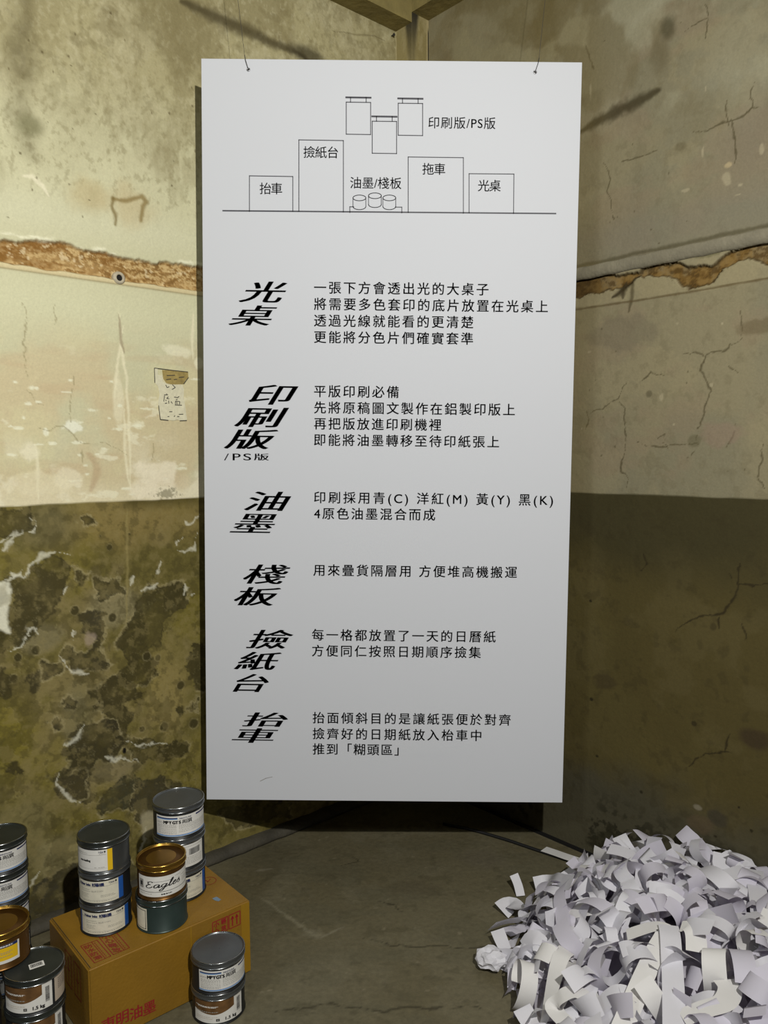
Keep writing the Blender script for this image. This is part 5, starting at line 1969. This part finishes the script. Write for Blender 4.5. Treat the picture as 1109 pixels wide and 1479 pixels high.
# strips that stand out, laid along their own paths over the heap
def path_strip(pts, w, mat, label, roll=None, n=26, group=None):
    """pts: list of (x, y, z) control points; smooth centre line, width kept level plus an optional roll per point"""
    P = np.array(pts, float)
    roll = roll or [0.0] * len(P)
    cents, rolls = [], []
    m_ = len(P) - 1
    for i in range(n + 1):
        s = i / n * m_
        k_ = min(int(s), m_ - 1)
        t = s - k_
        p0, p1, p2, p3 = P[max(k_ - 1, 0)], P[k_], P[k_ + 1], P[min(k_ + 2, m_)]
        cents.append(0.5 * ((2 * p1) + (-p0 + p2) * t + (2 * p0 - 5 * p1 + 4 * p2 - p3) * t * t + (-p0 + 3 * p1 - 3 * p2 + p3) * t ** 3))
        rolls.append(roll[k_] * (1 - t) + roll[k_ + 1] * t)
    sides = []
    for i in range(n + 1):
        t = cents[min(i + 1, n)] - cents[max(i - 1, 0)]
        t = t / (np.linalg.norm(t) + 1e-9)
        b = np.cross(UPZ, t)
        if np.linalg.norm(b) < 1e-3:
            b = np.array([1.0, 0, 0])
        b /= np.linalg.norm(b)
        nn_ = np.cross(t, b)
        sides.append(b * math.cos(rolls[i]) + nn_ * math.sin(rolls[i]))
    return strip_obj(cents, sides, w, mat, label, group)


def over(px, py, up):
    """a point on the heap, `up` above its surface, at which the photograph shows (px, py)"""
    z = 0.15
    for _ in range(40):
        P = on_z(px, py, z)
        z = 0.6 * z + 0.4 * (heap(P[0], P[1]) + up)
    P = on_z(px, py, z)
    return P


path_strip([over(965, 1336, .05), over(968, 1352, .055), over(970, 1385, .05), over(972, 1420, .05), over(973, 1455, .05), over(974, 1500, .05)], 0.050, M['strip'],
           'long straight white paper strip hanging down the middle of the heap front')
path_strip([over(905, 1350, .03), over(945, 1338, .045), over(962, 1345, .045), over(948, 1372, .045), over(930, 1410, .045), over(915, 1445, .045), over(892, 1500, .045)], 0.050, M['strip_warm'],
           'long cream paper strip bending over and running down left at the heap front')
path_strip([over(983, 1338, .05), over(994, 1338, .055), over(1004, 1350, .05), over(1006, 1375, .04)], 0.050, M['strip_warm'],
           'short cream paper strip curling over beside the long straight one')
path_strip([over(985, 1470, .05), over(1015, 1458, .055), over(1045, 1448, .05), over(1054, 1430, .04), over(1045, 1415, .035)], 0.052, M['strip_warm'],
           'broad cream paper strip with a curled right end at the bottom of the heap')
path_strip([over(975, 1262, .03), over(995, 1252, .045), over(1008, 1265, .045), over(1020, 1285, .04)], 0.052, M['strip'],
           'white paper strip arching over near the top of the heap')
path_strip([over(1089, 1256, .06), over(1092, 1275, .06), over(1096, 1300, .045), over(1098, 1320, .03)], 0.050, M['strip'],
           'flat white paper strip hanging at the right edge near the heap top')
path_strip([over(992, 1224, .03), over(1020, 1222, .045), over(1045, 1222, .05), over(1068, 1234, .05), over(1080, 1252, .035)], 0.050, M['strip'],
           'white paper strip curving along the top right crest of the heap')
path_strip([over(724, 1315, .02), over(738, 1305, .03), over(752, 1312, .045), over(775, 1304, .04), over(792, 1300, .05)], 0.062, M['strip'],
           'wide crumpled white paper strip sticking out of the left side of the heap', [0.5, 0.2, -0.2, 0.1, 0.3])
path_strip([over(772, 1278, .03), over(790, 1274, .04), over(800, 1270, .045), over(812, 1274, .04), over(826, 1274, .05)], 0.050, M['strip'],
           'folded white paper strip standing at the upper left of the heap', [1.0, 1.0, 0.9, 1.1, 1.0])
path_strip([on_z(742, 1263, 0.055), on_z(748, 1278, 0.03), on_z(752, 1294, 0.006)], 0.030, M['strip'],
           'small pointed paper scrap standing alone left of the heap', [0.5, 0.2, 0.0])
path_strip([on_z(718, 1343, 0.045), on_z(724, 1358, 0.03), on_z(730, 1372, 0.012)], 0.042, M['strip'],
           'short white paper strip propped up behind the crumpled paper ball', [0.2, 0.1, 0.0])
path_strip([on_z(785, 1226, 0.012), on_z(800, 1231, 0.014), on_z(820, 1238, 0.016), on_z(848, 1247, 0.012)], 0.044, M['strip_warm'],
           'straight paper strip lying alone on the floor next to the black cable')
path_strip([over(848, 1440, .03), over(830, 1432, .05), over(812, 1438, .06), over(800, 1455, .05), over(815, 1475, .04)], 0.046, M['strip_warm'],
           'looped cream paper strip at the lower left of the heap')

# crumpled ball
bm = bmesh.new()
bmesh.ops.create_icosphere(bm, subdivisions=3, radius=1.0)
rb_ = random.Random(5)
for v_ in bm.verts:
    c_ = v_.co.copy()
    n_ = abs(math.sin(3.3 * c_.x + 2.1 * c_.y + 1.1 * c_.z)) * 0.40 + abs(math.sin(4.1 * c_.y + 2.7 * c_.z + 1)) * 0.34
    v_.co = c_ * (0.70 + n_ * 0.5 + rb_.uniform(-0.11, 0.11))
    v_.co.x *= 0.050
    v_.co.y *= 0.040
    v_.co.z *= 0.030
zmin = min(v_.co.z for v_ in bm.verts)
P = on_z(710, 1400, 0.0)
ball = bm_obj('crumpled_paper', bm, M['strip'], None, False, (P[0], P[1], 0.001 - zmin))
tag(ball, 'crumpled ball of white paper on the floor at the left tip of the heap', 'paper')
